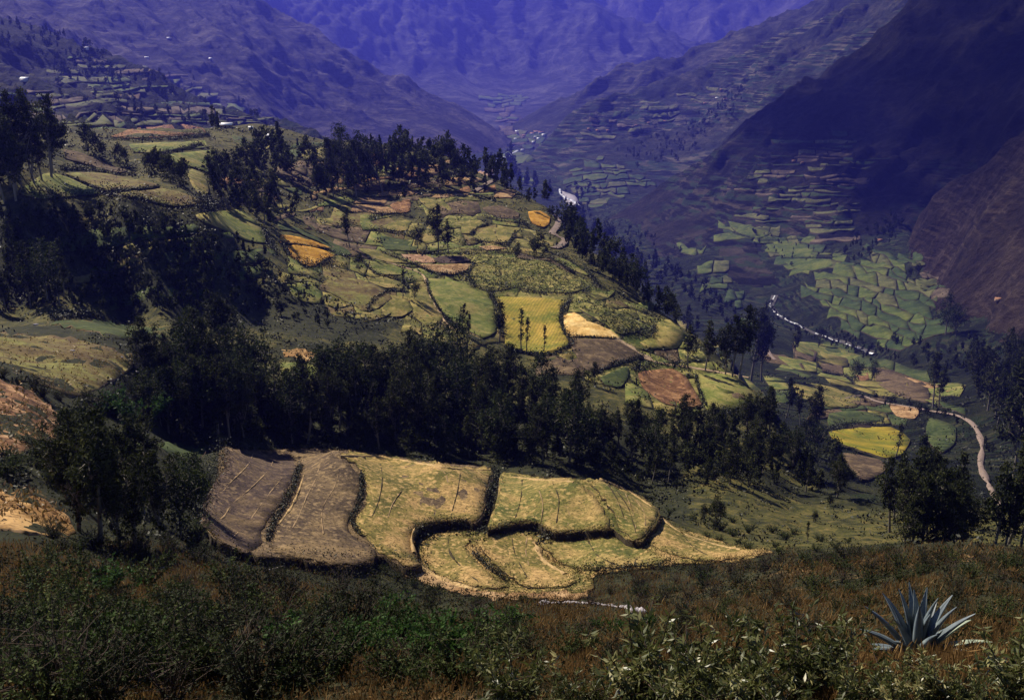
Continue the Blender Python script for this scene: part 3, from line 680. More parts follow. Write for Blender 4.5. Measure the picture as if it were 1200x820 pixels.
LOW = [
 ([(971,506),(995,502),(1044,500),(1067,515),(1056,533),(1038,536),(1002,525),(976,515)], 'yolk', 'mustard-yellow field on the lower slope beside the slender tree'),
 ([(988,530),(1030,538),(1040,550),(1014,563),(998,548)], 'brown', 'brown plot below the mustard-yellow field'),
 ([(972,484),(1009,481),(1037,488),(1035,493),(994,497),(971,501)], 'dkgreen', 'dark green field above the mustard-yellow field'),
 ([(1089,489),(1120,499),(1118,520),(1103,530),(1085,513)], 'dkgreen', 'green field inside the bend of the dirt road'),
 ([(961,426),(987,428),(989,439),(964,435)], 'brown', 'dark brown plot near the river'),
 ([(911,417),(957,425),(957,436),(929,431)], 'green', 'green field between the road and the brown plot'),
 ([(1026,431),(1054,436),(1086,451),(1088,471),(1053,463),(1027,448)], 'brown', 'large brown field above the dirt road'),
 ([(1003,439),(1017,436),(1019,445),(1007,446)], 'red', 'small orange-red plot beside two bushes on the lower slope'),
 ([(929,447),(969,452),(1008,465),(1005,477),(972,477),(935,463)], 'olive', 'olive field left of the dirt road'),
 ([(1042,473),(1077,479),(1072,490),(1050,487)], 'tan', 'tan verge field above the mustard-yellow field'),
 ([(1058,441),(1084,447),(1118,457),(1116,460),(1084,453)], 'tan', 'long tan strip above the large brown field'),
 ([(930,400),(975,404),(1010,418),(1000,426),(960,420),(935,412)], 'green', 'green riverside field opposite the fan of small fields'),
 ([(895,440),(920,445),(925,456),(905,455)], 'green', 'small green field below the shoulder trees'),
 ([(853,259),(880,265),(904,273),(890,280),(863,272)], 'vgreen', 'bright green terrace field above the river cliff'),
 ([(906,284),(930,283),(954,291),(950,301),(916,301)], 'vgreen', 'second bright green terrace field above the river cliff'),
 ([(919,306),(940,303),(974,304),(976,311),(950,317),(931,314)], 'vgreen', 'lowest bright green terrace field above the river cliff'),
 ([(588,181),(602,176),(622,182),(628,188),(605,192),(590,190)], 'vgreen', 'bluish-green flat in the far valley bottom'),
 ([(612,206),(628,210),(622,214),(612,213)], 'vgreen', 'small green flat by the far river'),
 ([(690,236),(715,232),(705,242),(688,243)], 'vgreen', 'green meadow beside the river bend'),
 ([(585,137),(600,134),(618,139),(612,143),(592,144)], 'vbrown', 'brownish bare ground in the far valley'),
 ]
for p, k, l in LOW: field(p, 1.2, k, l, skirt=2.5, step=6, cells=16, rmin=380)

# small fields that fill a quarter of the slope, one object each
def cell_fields(outline, w, h, keys, up, label, shrink=.88, skirt=3.0, seed=1, rmin=700, keep=1.0, level=0.0, jit=.3, tilt=0.0):
    """rows of plots that follow the slope, cut into uneven lengths, sharing thin hedged boundaries"""
    R = random.Random(seed); O = np.array(outline, float); x0, y0 = O.min(0); x1, y1 = O.max(0); n = 0
    mid = (x0 + x1) / 2; ext = abs(tilt) * (x1 - x0)
    ys = [y0 - ext]
    while ys[-1] < y1 + ext: ys.append(ys[-1] + h * R.uniform(.55, 1.5))
    ph = R.uniform(0, 50)
    def line(j, x):                                              # the j-th row boundary, gently wavy and climbing with the slope
        x = np.asarray(x, float)
        return ys[j] - tilt * (x - mid) + h * .75 * (vnoise(x / (w * 1.6) + ph, np.full(x.shape, j * .35), seed) - .5) * 2 + h * .35 * (vnoise(x / (w * .45), np.full(x.shape, j * 1.7 + 9), seed) - .5) * 2
    for j in range(len(ys) - 1):
        x = x0 - R.uniform(0, w)
        lean = 0.0
        while x < x1:
            wd = w * R.choice((.5, .7, .9, 1.1, 1.4, 1.9)) * R.uniform(.85, 1.15); a, bb = x, x + wd; x = bb; ln, lean = lean, R.uniform(-.35, .35) * h
            cx = (a + bb) / 2; cy = float(line(j, cx) + line(j + 1, cx)) / 2
            if not inside(O, np.array([cx]), np.array([cy]))[0] or R.random() > keep: continue
            g = (1 - shrink) * .5 * h; k = max(3, int(wd / (w * .35)) + 2); gx = min(.8, .05 * wd)
            tx = np.linspace(a + gx + ln, bb - gx + lean, k); bx = np.linspace(a + gx - ln, bb - gx - lean, k)
            top = line(j, tx) + g; bot = line(j + 1, bx) - g
            if np.any(bot - top < .22 * h): bot = np.maximum(bot, top + .22 * h)
            P = list(zip(tx, top)) + list(zip(bx[::-1], bot[::-1]))
            o = patch('field', P, up, [FM[R.choice(keys)], M_bank], None, skirt, step=max(3.5, w / 4), cells=8, rough=.2, rmin=rmin, level=level, jit=jit, sharp=True)
            if o is not None: n += 1; tag(o, label)
    return n
cell_fields([(330,318),(345,300),(400,268),(440,250),(540,240),(620,262),(660,298),(720,335),(800,390),(870,440),(890,475),(820,484),(740,466),(640,424),(520,398),(400,372),(360,345)], 40, 15, ['olive', 'green', 'hillgrass', 'olive', 'brown', 'green', 'maize'], .22, 'small pasture plot between the larger fields of the middle benches', .90, 1.0, 2, 200, 1.0, tilt=-.12)
cell_fields([(260,192),(300,165),(380,172),(470,182),(560,205),(600,232),(560,248),(430,236),(400,262),(330,262),(270,222)], 30, 9, ['dkgreen', 'olive', 'tan', 'green', 'brown', 'red'], .22, 'small plot glimpsed between the trees of the crest', .8, 1.0, 4, 380, .7, tilt=.1)
cell_fields([(60,268),(180,258),(300,288),(322,318),(250,342),(130,356),(40,340)], 60, 13, ['dkgreen', 'dkgreen', 'hillgrass', 'dkgreen'], .25, 'dim green terrace on the shaded slope below the left plateau', .72, 1.4, 14, 300, .75, tilt=.12)
cell_fields([(946,338),(985,312),(1030,290),(1062,300),(1075,330),(1100,352),(1112,395),(1095,428),(1050,414),(1000,388),(960,366)], 19, 9, ['vgreen', 'vdark', 'vdark', 'volive', 'vgreen', 'vdark', 'volive'], 1.6, 'small hedged field on the fan across the river', .93, 3, 3, 1400, 1.0, tilt=-.3, jit=.8)
cell_fields([(60,72),(95,62),(150,72),(215,95),(270,118),(310,140),(300,152),(200,148),(120,150),(60,152),(-20,150),(-20,110),(40,100)], 34, 5.2, ['volive', 'vdark', 'vbrown', 'volive', 'vgreen', 'vbrown', 'volive'], 2.2, 'narrow terrace strip on the hill behind the left plateau', .66, 5, 5, 900, .72, .25)
cell_fields([(905,172),(990,150),(1020,190),(1000,250),(985,295),(940,268),(870,252),(860,228)], 30, 4.6, ['vdark', 'volive', 'vbrown', 'vdark'], 2.4, 'narrow terrace strip on the dark mountain flank', .5, 6, 8, 1900, .6, .1, jit=1.0)
cell_fields([(668,202),(690,178),(735,196),(765,214),(730,232),(690,240),(672,232)], 15, 5, ['vdark', 'vgreen', 'volive', 'vdark'], 3.5, 'small terrace field beside the far river bend', .7, 7, 9, 2700, .8, .1)
cell_fields([(655,150),(700,135),(760,120),(840,98),(860,108),(800,135),(740,160),(680,172)], 20, 6, ['volive', 'vbrown', 'vdark', 'volive'], 4, 'small field around the hamlet on the far terraced slope', .5, 8, 10, 3300, .5, .1)
cell_fields([(800,285),(830,292),(860,330),(880,370),(905,395),(890,405),(850,360),(815,320)], 16, 9, ['vgreen', 'vdark', 'volive'], 1.6, 'small green field on the lower slope left of the river', .9, 3, 12, 700, .8)

cell_fields([(1075,300),(1100,325),(1112,352),(1100,352),(1078,330)], 16, 7, ['vdark', 'volive', 'vbrown'], 1.6, 'small rough plot at the foot of the brown slope', .85, 3, 15, 1400, .8)
cell_fields([(848,262),(905,262),(985,298),(985,318),(930,322),(905,302),(860,285)], 24, 8, ['vgreen', 'vdark', 'vgreen', 'volive'], .9, 'small green field on the shelf above the river cliff', .9, 3, 16, 1900, .9)
cell_fields([(905,412),(930,396),(985,404),(1040,424),(1100,445),(1125,462),(1120,482),(1040,466),(960,440),(915,430)], 34, 11, ['green', 'olive', 'brown', 'dkgreen', 'olive'], .7, 'small plot on the lower slope near the river', .92, 2, 17, 420, 1.0, tilt=-.2)
cell_fields([(925,446),(980,458),(1040,470),(1080,490),(1075,512),(1050,498),(990,498),(965,500)], 34, 11, ['olive', 'dkgreen', 'olive', 'brown'], .7, 'small plot beside the mustard-yellow field', .92, 2, 18, 420, 1.0)
cell_fields([(572,114),(600,108),(626,108),(616,128),(600,142),(582,140)], 14, 4, ['vgreen', 'volive', 'vbrown', 'vgreen'], 6, 'hazy field on the floor of the distant valley', .85, 8, 19, 6200, .9)
cell_fields([(578,146),(612,146),(640,168),(622,176),(600,170)], 13, 4, ['vdark', 'vgreen', 'vbrown', 'volive'], 5, 'hazy field around the far village', .85, 8, 20, 4600, .8)
# ------------------------------------------------------------------ roads, path, river
M_road = plain_mat('dirt_road', (.12, .088, .068), (.27, .205, .165), .6)
M_path = plain_mat('pale_path', (.26, .17, .09), (.45, .33, .2), .8)
ribbon('road', [(990,466),(1010,463),(1030,470),(1060,475),(1100,482),(1122,486),(1138,494),(1147,507),(1151,524),(1149,542),(1156,560),(1168,582),(1182,600)], 3.3, M_road, 1.5, 'lilac-grey dirt road curving down the lower slope at the right', rmin=400, wob=.22)
ribbon('road', [(648,250),(655,256),(652,266),(647,272),(655,277),(662,280),(657,287),(648,290)], 4.2, M_road, .8, 'pale double bend of the dirt road on the spur', step=3, wob=.05)
ribbon('road', [(577,211),(570,215),(562,220),(555,224)], 4.0, M_road, .8, 'short pale stretch of road below the crest trees', step=3, wob=.05)
ribbon('road', [(893,404),(899,409),(904,417),(909,421)], 5.0, M_road, 1.2, 'short stretch of road seen below the shoulder trees', step=3, rmin=420, wob=.05)
ribbon('path', [(722,396),(735,403),(745,410),(765,422),(790,427),(830,433),(878,442)], 2.6, M_path, .7, 'pale footpath between the fields on the right shoulder', wob=.35, rmin=70)
ribbon('path', [(430,300),(465,310),(496,322),(503,345),(520,374),(535,388)], 1.3, M_path, .6, 'thin path running down beside the sloping pasture', wob=.3, rmin=70)
mw, nt, b = new_mat('river_water', .12); g = N(nt)
v = g.coord(); f = g.noise(v, .12, 6, .75, 1.0)
g.link(g.ramp(f, [(.38, (.05, .06, .07)), (.48, (.22, .23, .25)), (.56, (.75, .76, .78))]), b.inputs['Base Color'])
g.link(g.ramp(f, [(.35, (.12, .12, .12)), (.55, (.6, .6, .6))]), b.inputs['Roughness']); g.bump(f, .6, .6, b)
M_gravel = plain_mat('river_gravel', (.22, .2, .21), (.36, .33, .34), .05); M_bed = plain_mat('stony_bed', (.03, .03, .025), (.10, .09, .085), .08)
ribbon('gravel_bank', [(908,346),(904,358),(912,369),(930,378),(950,388),(975,397),(1000,405),(1022,413)], 10, M_bed, 1.0, 'stony river bed along the white rapids', rmin=900, wob=.2, step=8)
ribbon('river', [(908,346),(905,352),(902,357),(906,363),(911,368),(918,371),(925,376),(934,379),(942,384)], 3.6, mw, 2.0, 'white-water reach of the river below the cliff', rmin=900, wob=.5, step=4)
ribbon('river', [(956,390),(966,393),(976,398),(985,400)], 2.6, mw, 2.0, 'short reach of the river between bushes', rmin=900, wob=.5, step=4)
ribbon('river', [(991,402),(1000,406),(1008,408),(1016,412),(1024,414)], 3.4, mw, 2.0, 'white-water reach of the river at the foot of the fan fields', rmin=900, wob=.5, step=4)
patch('gravel_bank', [(657,223),(666,226),(676,230),(678,238),(672,243),(663,236)], 2.0, [M_gravel, M_gravel], 'lilac gravel flat at the far river bend', 3, rmin=2500, cells=10)
ribbon('river', [(656,221),(658,228),(665,232),(672,235),(679,241)], 10, mw, 4.0, 'bright thread of river crossing the far gravel flat', rmin=2500, step=3)
ribbon('river', [(606,176),(598,181),(588,186),(578,190)], 14, mw, 5.0, 'distant glint of river in the valley bottom', rmin=3000, step=3)

# ------------------------------------------------------------------ trees
M_bark = plain_mat('eucalyptus_bark', (.09, .078, .065), (.27, .24, .20), 1.5)
M_euc = leaf_mat('eucalyptus_leaf', (.010, .013, .006), (.030, .036, .014), (.105, .108, .040), rough=.8, spec=.05, trans=.22)
M_pale = leaf_mat('silver_leaf', (.03, .04, .04), (.07, .085, .08), (.14, .16, .16), rough=.5, spec=.35)
M_brd = leaf_mat('broad_leaf', (.010, .015, .006), (.026, .036, .012), (.078, .09, .026), rough=.75, spec=.06, trans=.22)
def make_tree(seed, h, spread, lean=0.0, nc=46, leaf=.030, per=17, low=.22, top=1.0, kind='tall', leaders=3):
    """eucalyptus: bent trunk that forks into leaders, feathery leaf clumps along each -> trunk and crown arrays"""
    R = np.random.default_rng(seed); bend = R.normal(size=2) * .03 * h
    zz = np.linspace(0, 1, 9)
    path = np.c_[lean * h * zz ** 1.6 + bend[0] * np.sin(zz * 3), bend[1] * np.sin(zz * 2.5), zz * h * .97]
    parts = [tube(path, (.014 * h * (1 - zz) ** .8 + .002 * h), 7)]; LD = [path]
    for k in range(leaders):
        u0 = R.uniform(.15, .55); q = R.random() * 6.28; p0 = np.array([np.interp(u0, zz, path[:, j]) for j in range(3)]); t = np.linspace(0, 1, 6)[:, None]
        e = np.array([math.cos(q), math.sin(q), 0]) * spread * h * R.uniform(.55, 1.15); e[0] += lean * .5 * h; zt_ = h * R.uniform(.58, .95) - p0[2]
        pth = p0 + e * t ** .75 + np.array([0, 0, 1.0]) * max(zt_, .15 * h) * t + R.normal(size=(6, 3)) * .008 * h * t
        parts.append(tube(pth, .008 * h * (1 - .85 * t[:, 0]), 5)); LD.append(pth)
    C = []; fat = 1.7 if kind == 'round' else 1.0
    for k in range(nc):
        P = LD[0] if R.random() < .34 else LD[R.integers(len(LD))]; u = R.uniform(low if P is LD[0] else .25, 1.0) ** .85
        tt = np.linspace(0, 1, len(P)); p = np.array([np.interp(u, tt, P[:, j]) for j in range(3)])
        rr = h * (.028 + .06 * math.sin(min(u, .98) * math.pi)) * fat * math.sqrt(R.uniform(.05, 1)) * (spread / .14) ** .5; q = R.random() * 6.28
        d = np.array([math.cos(q) * rr + lean * .1 * h, math.sin(q) * rr, R.uniform(-.03, .03) * h]); c = p + d; C.append(c)
        if rr > .04 * h: parts.append(tube(np.array([p - [0, 0, .03 * h], (p + c) / 2, c]), np.array([.004, .003, .001]) * h, 3))
    C = np.array(C); cs = R.uniform(.014, .040, len(C)) * h * fat
    P = (C[:, None, :] + R.normal(size=(len(C), per, 3)) * cs[:, None, None] * np.array([.8, .8, .75])).reshape(-1, 3)
    tint = np.repeat(R.random(len(C)), per) * .7 + R.random(len(P)) * .3
    lv, lf = leaves(P, R.uniform(.6, 1.3, len(P)) * leaf * h, .45, R, up=-.7)
    tv, tf = join(parts)
    return (tv, tf), (lv, lf, np.repeat(tint, 4))
SPEC = {'euc': [make_tree(100 + k, 1.0, sp, ln, nc, per=24, leaf=.020, low=.30, leaders=ld) for k, (sp, ln, nc, ld) in enumerate([(.10, .04, 60, 2), (.13, -.05, 72, 3), (.08, .0, 52, 1), (.15, .03, 80, 4), (.12, -.10, 64, 2), (.14, .02, 74, 3), (.07, .02, 46, 1), (.17, -.03, 84, 5)])],
        'lean': [make_tree(200 + k, 1.0, .11, -.22 - .05 * k, 64, per=24, leaf=.020, leaders=2) for k in range(4)],
        'round': [make_tree(300 + k, 1.0, .24, .02 * k, 110, per=24, low=.15, kind='round', leaf=.021, leaders=6) for k in range(4)],
        'thin': [make_tree(400 + k, 1.0, .045, .02, 30, per=18, low=.28, leaf=.022, leaders=0) for k in range(3)],
        'cone': [make_tree(500 + k, 1.0, .17, .01, 100, per=24, low=.06, leaf=.021, kind='round', leaders=4) for k in range(3)],
        'clump': [make_tree(800 + k, 1.0, .22, (-.06, .05, .0)[k], 190, per=32, low=.10, leaf=.0145, leaders=8) for k in range(3)],
        'bigeuc': [make_tree(600 + k, 1.0, .15 + .02 * k, (-.10, .06, .12, -.04, -.16)[k], 150, per=34, low=.24, leaf=.0145, leaders=4 + k % 3) for k in range(5)]}
PROTO = {}
for k, L in SPEC.items():
    PROTO[k] = []
    for (tv, tf), (lv, lf, ti) in L:
        tr = mesh_obj('trunk', tv, tf, M_bark, smooth=True); cr = mesh_obj('crown', lv, lf, M_euc if k != 'round' else M_brd, tint=ti)
        for o in (tr, cr): COL.objects.unlink(o)
        PROTO[k].append((tr, cr))
TREES = []          # (pixel height, kind, location, height, label, group)
def add_tree(px, py, hp, kind, label, group, rmin=70, sink=.3):
    p = hit([px], [py], 0, rmin)[0]; d = float(np.linalg.norm(p)); TREES.append((hp, kind, (p[0], p[1], p[2] - sink), hp * d / FPX / .97, label, group))
def scatter_px(outline, n, sep, R, sepy=.5):
    O = np.array(outline, float); out = []; tries = 0
    while len(out) < n and tries < n * 60:
        tries += 1; x = R.uniform(O[:, 0].min(), O[:, 0].max()); y = R.uniform(O[:, 1].min(), O[:, 1].max())
        if not inside(O, np.array([x]), np.array([y]))[0]: continue
        if all(((x - a) / sep) ** 2 + ((y - b) / (sep * sepy)) ** 2 > 1 for a, b in out): out.append((x, y))
    return out
def place_words(pts):
    """which tree or bush of a group it is: where it stands within the group, left to right and front to back"""
    P = np.array(pts); qx = np.quantile(P[:, 0], [.2, .4, .6, .8]); out = []
    for x, y in pts:
        c = int((x > qx).sum()); near_ = [q for q in pts if int((q[0] > qx).sum()) == c]; ys = sorted(q[1] for q in near_); f = ys.index(y) / max(len(ys) - 1, 1)
        out.append((('front ' if f > .66 else 'rear ' if f < .34 else '') + ['leftmost', 'left', 'central', 'right', 'rightmost'][c]).strip())
    return out
def wood(outline, n, sep, h0, h1, kinds, label, group, rmin=70, seed=1):
    R = random.Random(seed); pts = scatter_px(outline, n, sep, R); W = place_words(pts)
    for (x, y), w in zip(pts, W):
        h = R.uniform(h0, h1); k = R.choice(kinds); f = (h - h0) / (h1 - h0)
        add_tree(x, y, h, k, w + ' ' + ('short' if f < .33 else 'tall' if f > .66 else 'mid-height') + (' bushy ' if k in ('round', 'cone') else ' ') + label, group, rmin)
# the ravine wood behind the knoll
wood([(165,505),(172,455),(215,425),(300,440),(330,470),(400,470),(470,455),(540,455),(590,468),(620,480),(690,510),(690,548),(600,545),(520,536),(400,524),(262,515)], 108, 15, 44, 92, ['euc', 'round', 'bigeuc', 'euc', 'clump', 'bigeuc', 'round'], 'eucalyptus in the ravine wood behind the knoll', 'ravine wood trees', 190, 2)
wood([(690,515),(760,525),(820,505),(900,500),(960,540),(1005,580),(985,592),(900,566),(830,572),(770,570),(700,552)], 44, 18, 32, 66, ['euc', 'bigeuc', 'clump', 'round'], 'dark tree in the ravine below the shoulder fields', 'ravine wood trees on the right', 175, 3)
wood([(190,520),(240,470),(300,500),(420,515),(560,530),(670,548),(560,535),(400,522),(260,516)], 26, 14, 26, 44, ['round', 'cone'], 'leafy tree along the far edge of the terraced knoll', 'low trees behind the knoll', 186, 4)
# lower right wood
wood([(1045,600),(1080,590),(1118,600),(1125,655),(1100,662),(1050,654),(1040,625)], 20, 17, 60, 100, ['bigeuc', 'euc', 'bigeuc'], 'dark tree of the lower right wood beside the road', 'lower right wood', 150, 5)
wood([(1182,560),(1215,550),(1215,668),(1150,664),(1165,640),(1190,620)], 14, 17, 75, 125, ['bigeuc', 'euc'], 'dark tree right of the dirt road at the picture edge', 'wood right of the road', 150, 6)
wood([(1125,440),(1160,430),(1210,440),(1210,500),(1170,490),(1140,468)], 14, 14, 34, 60, ['euc', 'bigeuc', 'clump'], 'dark tree at the right edge above the road', 'right edge trees', 600, 41)
wood([(1150,478),(1200,470),(1210,520),(1172,505)], 12, 13, 40, 60, ['euc'], 'dark eucalyptus above the road bend at the right edge', 'trees above the road bend', 500, 7)
# left foreground clump
for i, (x, y, h, k) in enumerate([(92,622,140,'clump'),(118,640,160,'bigeuc'),(140,642,112,'clump'),(158,640,134,'clump'),(188,632,104,'clump'),(212,628,90,'round'),(168,600,120,'bigeuc'),(105,560,92,'cone'),(232,600,70,'round'),(78,540,55,'round')]):
    add_tree(x, y, h, k, ['tall leaning multi-stemmed dark tree of the lower left clump', 'tallest dark tree of the lower left clump', 'dark slender tree in the middle of the lower left clump', 'dark tree with a visible bare trunk in the lower left clump', 'rounded dark tree at the right of the lower left clump',
      'small round tree nearest the terraced knoll in the lower left clump', 'dark tree behind the lower left clump', 'dark conical tree above the lower left clump beside the ochre slope', 'small bushy tree at the left edge of the terraced knoll', 'small bushy tree below the stony ochre slope'][i], None, 60)
# left plateau and skyline groups
wood([(-10,205),(30,195),(55,200),(70,208),(20,235),(-10,245)], 18, 11, 60, 92, ['euc', 'bigeuc', 'euc'], 'dark tree of the wood at the left picture edge', 'left edge wood', 300, 8)
wood([(-10,345),(60,330),(110,345),(60,365),(-10,370)], 9, 16, 40, 70, ['euc', 'round'], 'dark tree below the plateau edge at the far left', 'trees below the plateau', 270, 9)
for i, (x, y, h) in enumerate([(103,180,32),(112,184,28),(120,189,22),(140,194,26),(148,198,22)]): add_tree(x, y, h, 'cone', 'dark bushy tree beside the brown strip of the left plateau', 'bushy plateau trees', 300)
for i in range(9): add_tree(174 + i * 5.5, 204 + i * 1.9 + (i % 2) * 2, 24 + (i % 3) * 4, 'cone', 'dark bushy tree in the sloping row on the left plateau', 'sloping row of plateau trees', 300)
wood([(283,196),(330,186),(352,200),(350,214),(300,218)], 16, 9, 26, 46, ['euc', 'lean', 'round'], 'dark tree of the group behind the windswept trees', 'skyline group left of the crest wood', 450, 10)
for x, y, h in [(250,160,36),(258,163,30),(242,150,20),(215,146,12),(222,146,14)]: add_tree(x, y, h, 'euc', 'dark eucalyptus beside the white-roofed house on the plateau', 'trees by the white-roofed house', 450)
wood([(250,232),(275,215),(330,240),(345,262),(320,275),(290,262),(255,246)], 24, 10, 32, 54, ['lean'], 'windswept tree leaning left above the orange field', 'windswept trees', 380, 11)
wood([(368,225),(395,205),(440,210),(450,228),(410,236),(375,234)], 22, 10, 22, 58, ['euc', 'bigeuc', 'lean', 'clump', 'round'], 'dark tree of the dense crest wood', 'dense crest wood', 500, 12)
wood([(440,190),(500,178),(548,198),(600,224),(560,232),(520,226),(470,220),(445,212)], 46, 9, 18, 42, ['euc', 'lean', 'round', 'clump'], 'dark tree on the right part of the crest', 'right crest trees', 500, 13)
wood([(560,200),(600,205),(640,232),(650,248),(620,246),(580,226)], 18, 9, 24, 38, ['euc'], 'dark tree above the upper road on the crest', 'trees above the upper road', 500, 14)
wood([(655,262),(690,282),(730,312),(760,338),(745,350),(705,335),(672,312),(660,290)], 36, 9, 26, 46, ['euc', 'euc', 'round'], 'dark tree on the steep right flank below the road bend', 'right flank trees', 420, 15)
wood([(740,340),(790,372),(810,380),(820,395),(770,372)], 10, 10, 18, 34, ['round', 'euc'], 'dark tree along the right flank near the path', 'lower flank trees', 380, 16)
wood([(600,300),(640,290),(650,300),(610,306)], 5, 9, 16, 24, ['round'], 'round tree along the top edge of the maize field', 'trees above the maize', 380, 17)
SING = [(410,290,44,'euc','single dark tree left of the dark green field'),(514,297,58,'bigeuc','large dark tree beside the dark bluish-green field'),(526,298,40,'euc','dark tree right of the large tree by the plum plot'),(490,292,26,'round','small tree at the end of the dark bluish-green field'),
 (472,350,36,'thin','slender poplar-like tree in the olive fields'),(485,352,24,'round','small bushy tree beside the slender poplar'),(421,318,22,'round','small round tree above the brownish pasture'),
 (585,402,54,'euc','dark leaning tree at the left edge of the striped yellow field'),(611,412,52,'thin','slender tree standing in the striped yellow field'),(617,413,44,'thin','second slender tree standing in the striped yellow field'),(637,413,34,'thin','short slender tree standing in the striped yellow field'),
 (542,392,38,'euc','dark tree at the foot of the sloping pasture'),(550,395,28,'euc','small dark tree at the foot of the sloping pasture'),(697,452,30,'cone','small dark conical tree beside the dark green plot'),
 (806,432,52,'euc','dark tree at the left of the tall shoulder group'),(826,435,62,'euc','dark tree with a bare stem in the shoulder group'),(850,441,64,'bigeuc','broad dark tree in the shoulder group'),(866,444,84,'euc','tall dark tree in the middle of the shoulder group'),(880,446,86,'bigeuc','tallest dark tree of the shoulder group'),(892,446,66,'euc','dark tree at the right of the shoulder group'),(858,443,72,'euc','dark tree behind the broad shoulder tree'),
 (930,421,36,'euc','small dark tree beside the road below the shoulder'),(952,512,62,'bigeuc','large dark tree left of the mustard-yellow field'),(921,490,48,'euc','dark tree on the edge of the right shoulder'),(938,498,40,'euc','small dark tree between the shoulder and the large tree'),
 (1049,537,42,'thin','very slender tree standing in front of the mustard-yellow field'),(1093,478,62,'euc','dark eucalyptus beside the dirt road'),(1100,480,48,'euc','shorter dark eucalyptus beside the dirt road'),(1000,452,30,'round','round dark tree by the small orange-red plot'),(1024,447,24,'round','small round tree right of the orange-red plot'),
 (960,405,22,'cone','dark tree by the green riverside field'),(1075,325,16,'cone','dark tree in the fan of small fields'),(1066,328,14,'cone','second dark tree in the fan of small fields'),(1108,392,44,'round','broad dark tree at the right end of the fan fields'),(1120,394,34,'round','dark bushy tree behind the fan fields on the right'),
 (838,620,44,'cone','dark bushy tree on the slope right of the knoll'),(824,612,26,'cone','small bushy tree right of the knoll end'),(955,612,16,'cone','small dark bush-like tree on the right-hand green slope'),(947,636,28,'thin','thin pale tree on the slope right of the knoll')]
for x, y, h, k, l in SING: add_tree(x, y, h, k, l, None, 70 if y > 330 and x < 900 else 380 if x > 900 and y < 560 else 100)
# broken woods far off on the other slopes
FAR = []; UNDER = []
def far_wood(outline, n, h0, h1, rmin, seed, lod=0):
    R = random.Random(seed)
    for x, y in scatter_px(outline, n, 3.5, R): (UNDER if lod else FAR).append((x, y, R.uniform(h0, h1), rmin))
far_wood([(168,508),(172,460),(215,430),(330,455),(470,455),(600,476),(700,512),(800,505),(900,502),(960,540),(1010,585),(985,596),(900,572),(830,576),(770,575),(700,556),(520,540),(262,520)], 250, 12, 40, 188, 33, 1)
far_wood([(640,240),(700,285),(770,345),(830,400),(810,395),(740,345),(660,290)], 60, 8, 18, 380, 34)
far_wood([(255,230),(300,160),(450,170),(560,200),(640,240),(560,240),(430,236),(300,262)], 70, 8, 20, 380, 35)
far_wood([(0,250),(120,250),(300,290),(340,330),(330,372),(220,368),(100,365),(0,360)], 300, 9, 22, 300, 31)  # thickened with added trees to darken the shaded slope
far_wood([(340,330),(420,372),(380,385),(330,372)], 25, 8, 16, 300, 32)
far_wood([(900,352),(912,372),(945,390),(1000,410),(1030,420),(1020,424),(985,410),(930,392),(895,366)], 46, 4, 9, 1000, 36)
far_wood([(985,458),(1060,470),(1130,482),(1160,510),(1165,560),(1158,552),(1140,506),(1090,488),(1000,472)], 34, 5, 12, 500, 37)
far_wood([(0,60),(60,70),(60,110),(130,95),(120,60),(60,40),(0,25)], 70, 6, 13, 900, 21)
far_wood([(60,110),(180,150),(320,150),(300,130),(200,85),(130,85)], 60, 6, 14, 900, 22)
far_wood([(720,180),(800,150),(850,115),(880,90),(870,130),(800,190),(740,200)], 90, 5, 8, 3200, 23)
far_wood([(985,300),(1040,250),(1060,250),(1050,290),(1000,310)], 40, 6, 12, 1700, 24)
far_wood([(1040,395),(1110,420),(1130,400),(1200,420),(1200,470),(1120,460),(1060,425)], 80, 8, 16, 1000, 25)
far_wood([(760,300),(830,340),(900,400),(880,410),(820,365),(760,325)], 70, 8, 16, 600, 26)
far_wood([(940,375),(1010,400),(1060,420),(1050,426),(1000,412),(940,385)], 40, 5, 9, 1300, 27)
far_wood([(870,265),(985,300),(940,320),(880,290)], 25, 4, 7, 1900, 28)
far_wood([(640,225),(700,215),(690,250),(720,262),(790,285),(800,300),(740,290),(690,268)], 60, 5, 9, 2300, 29)

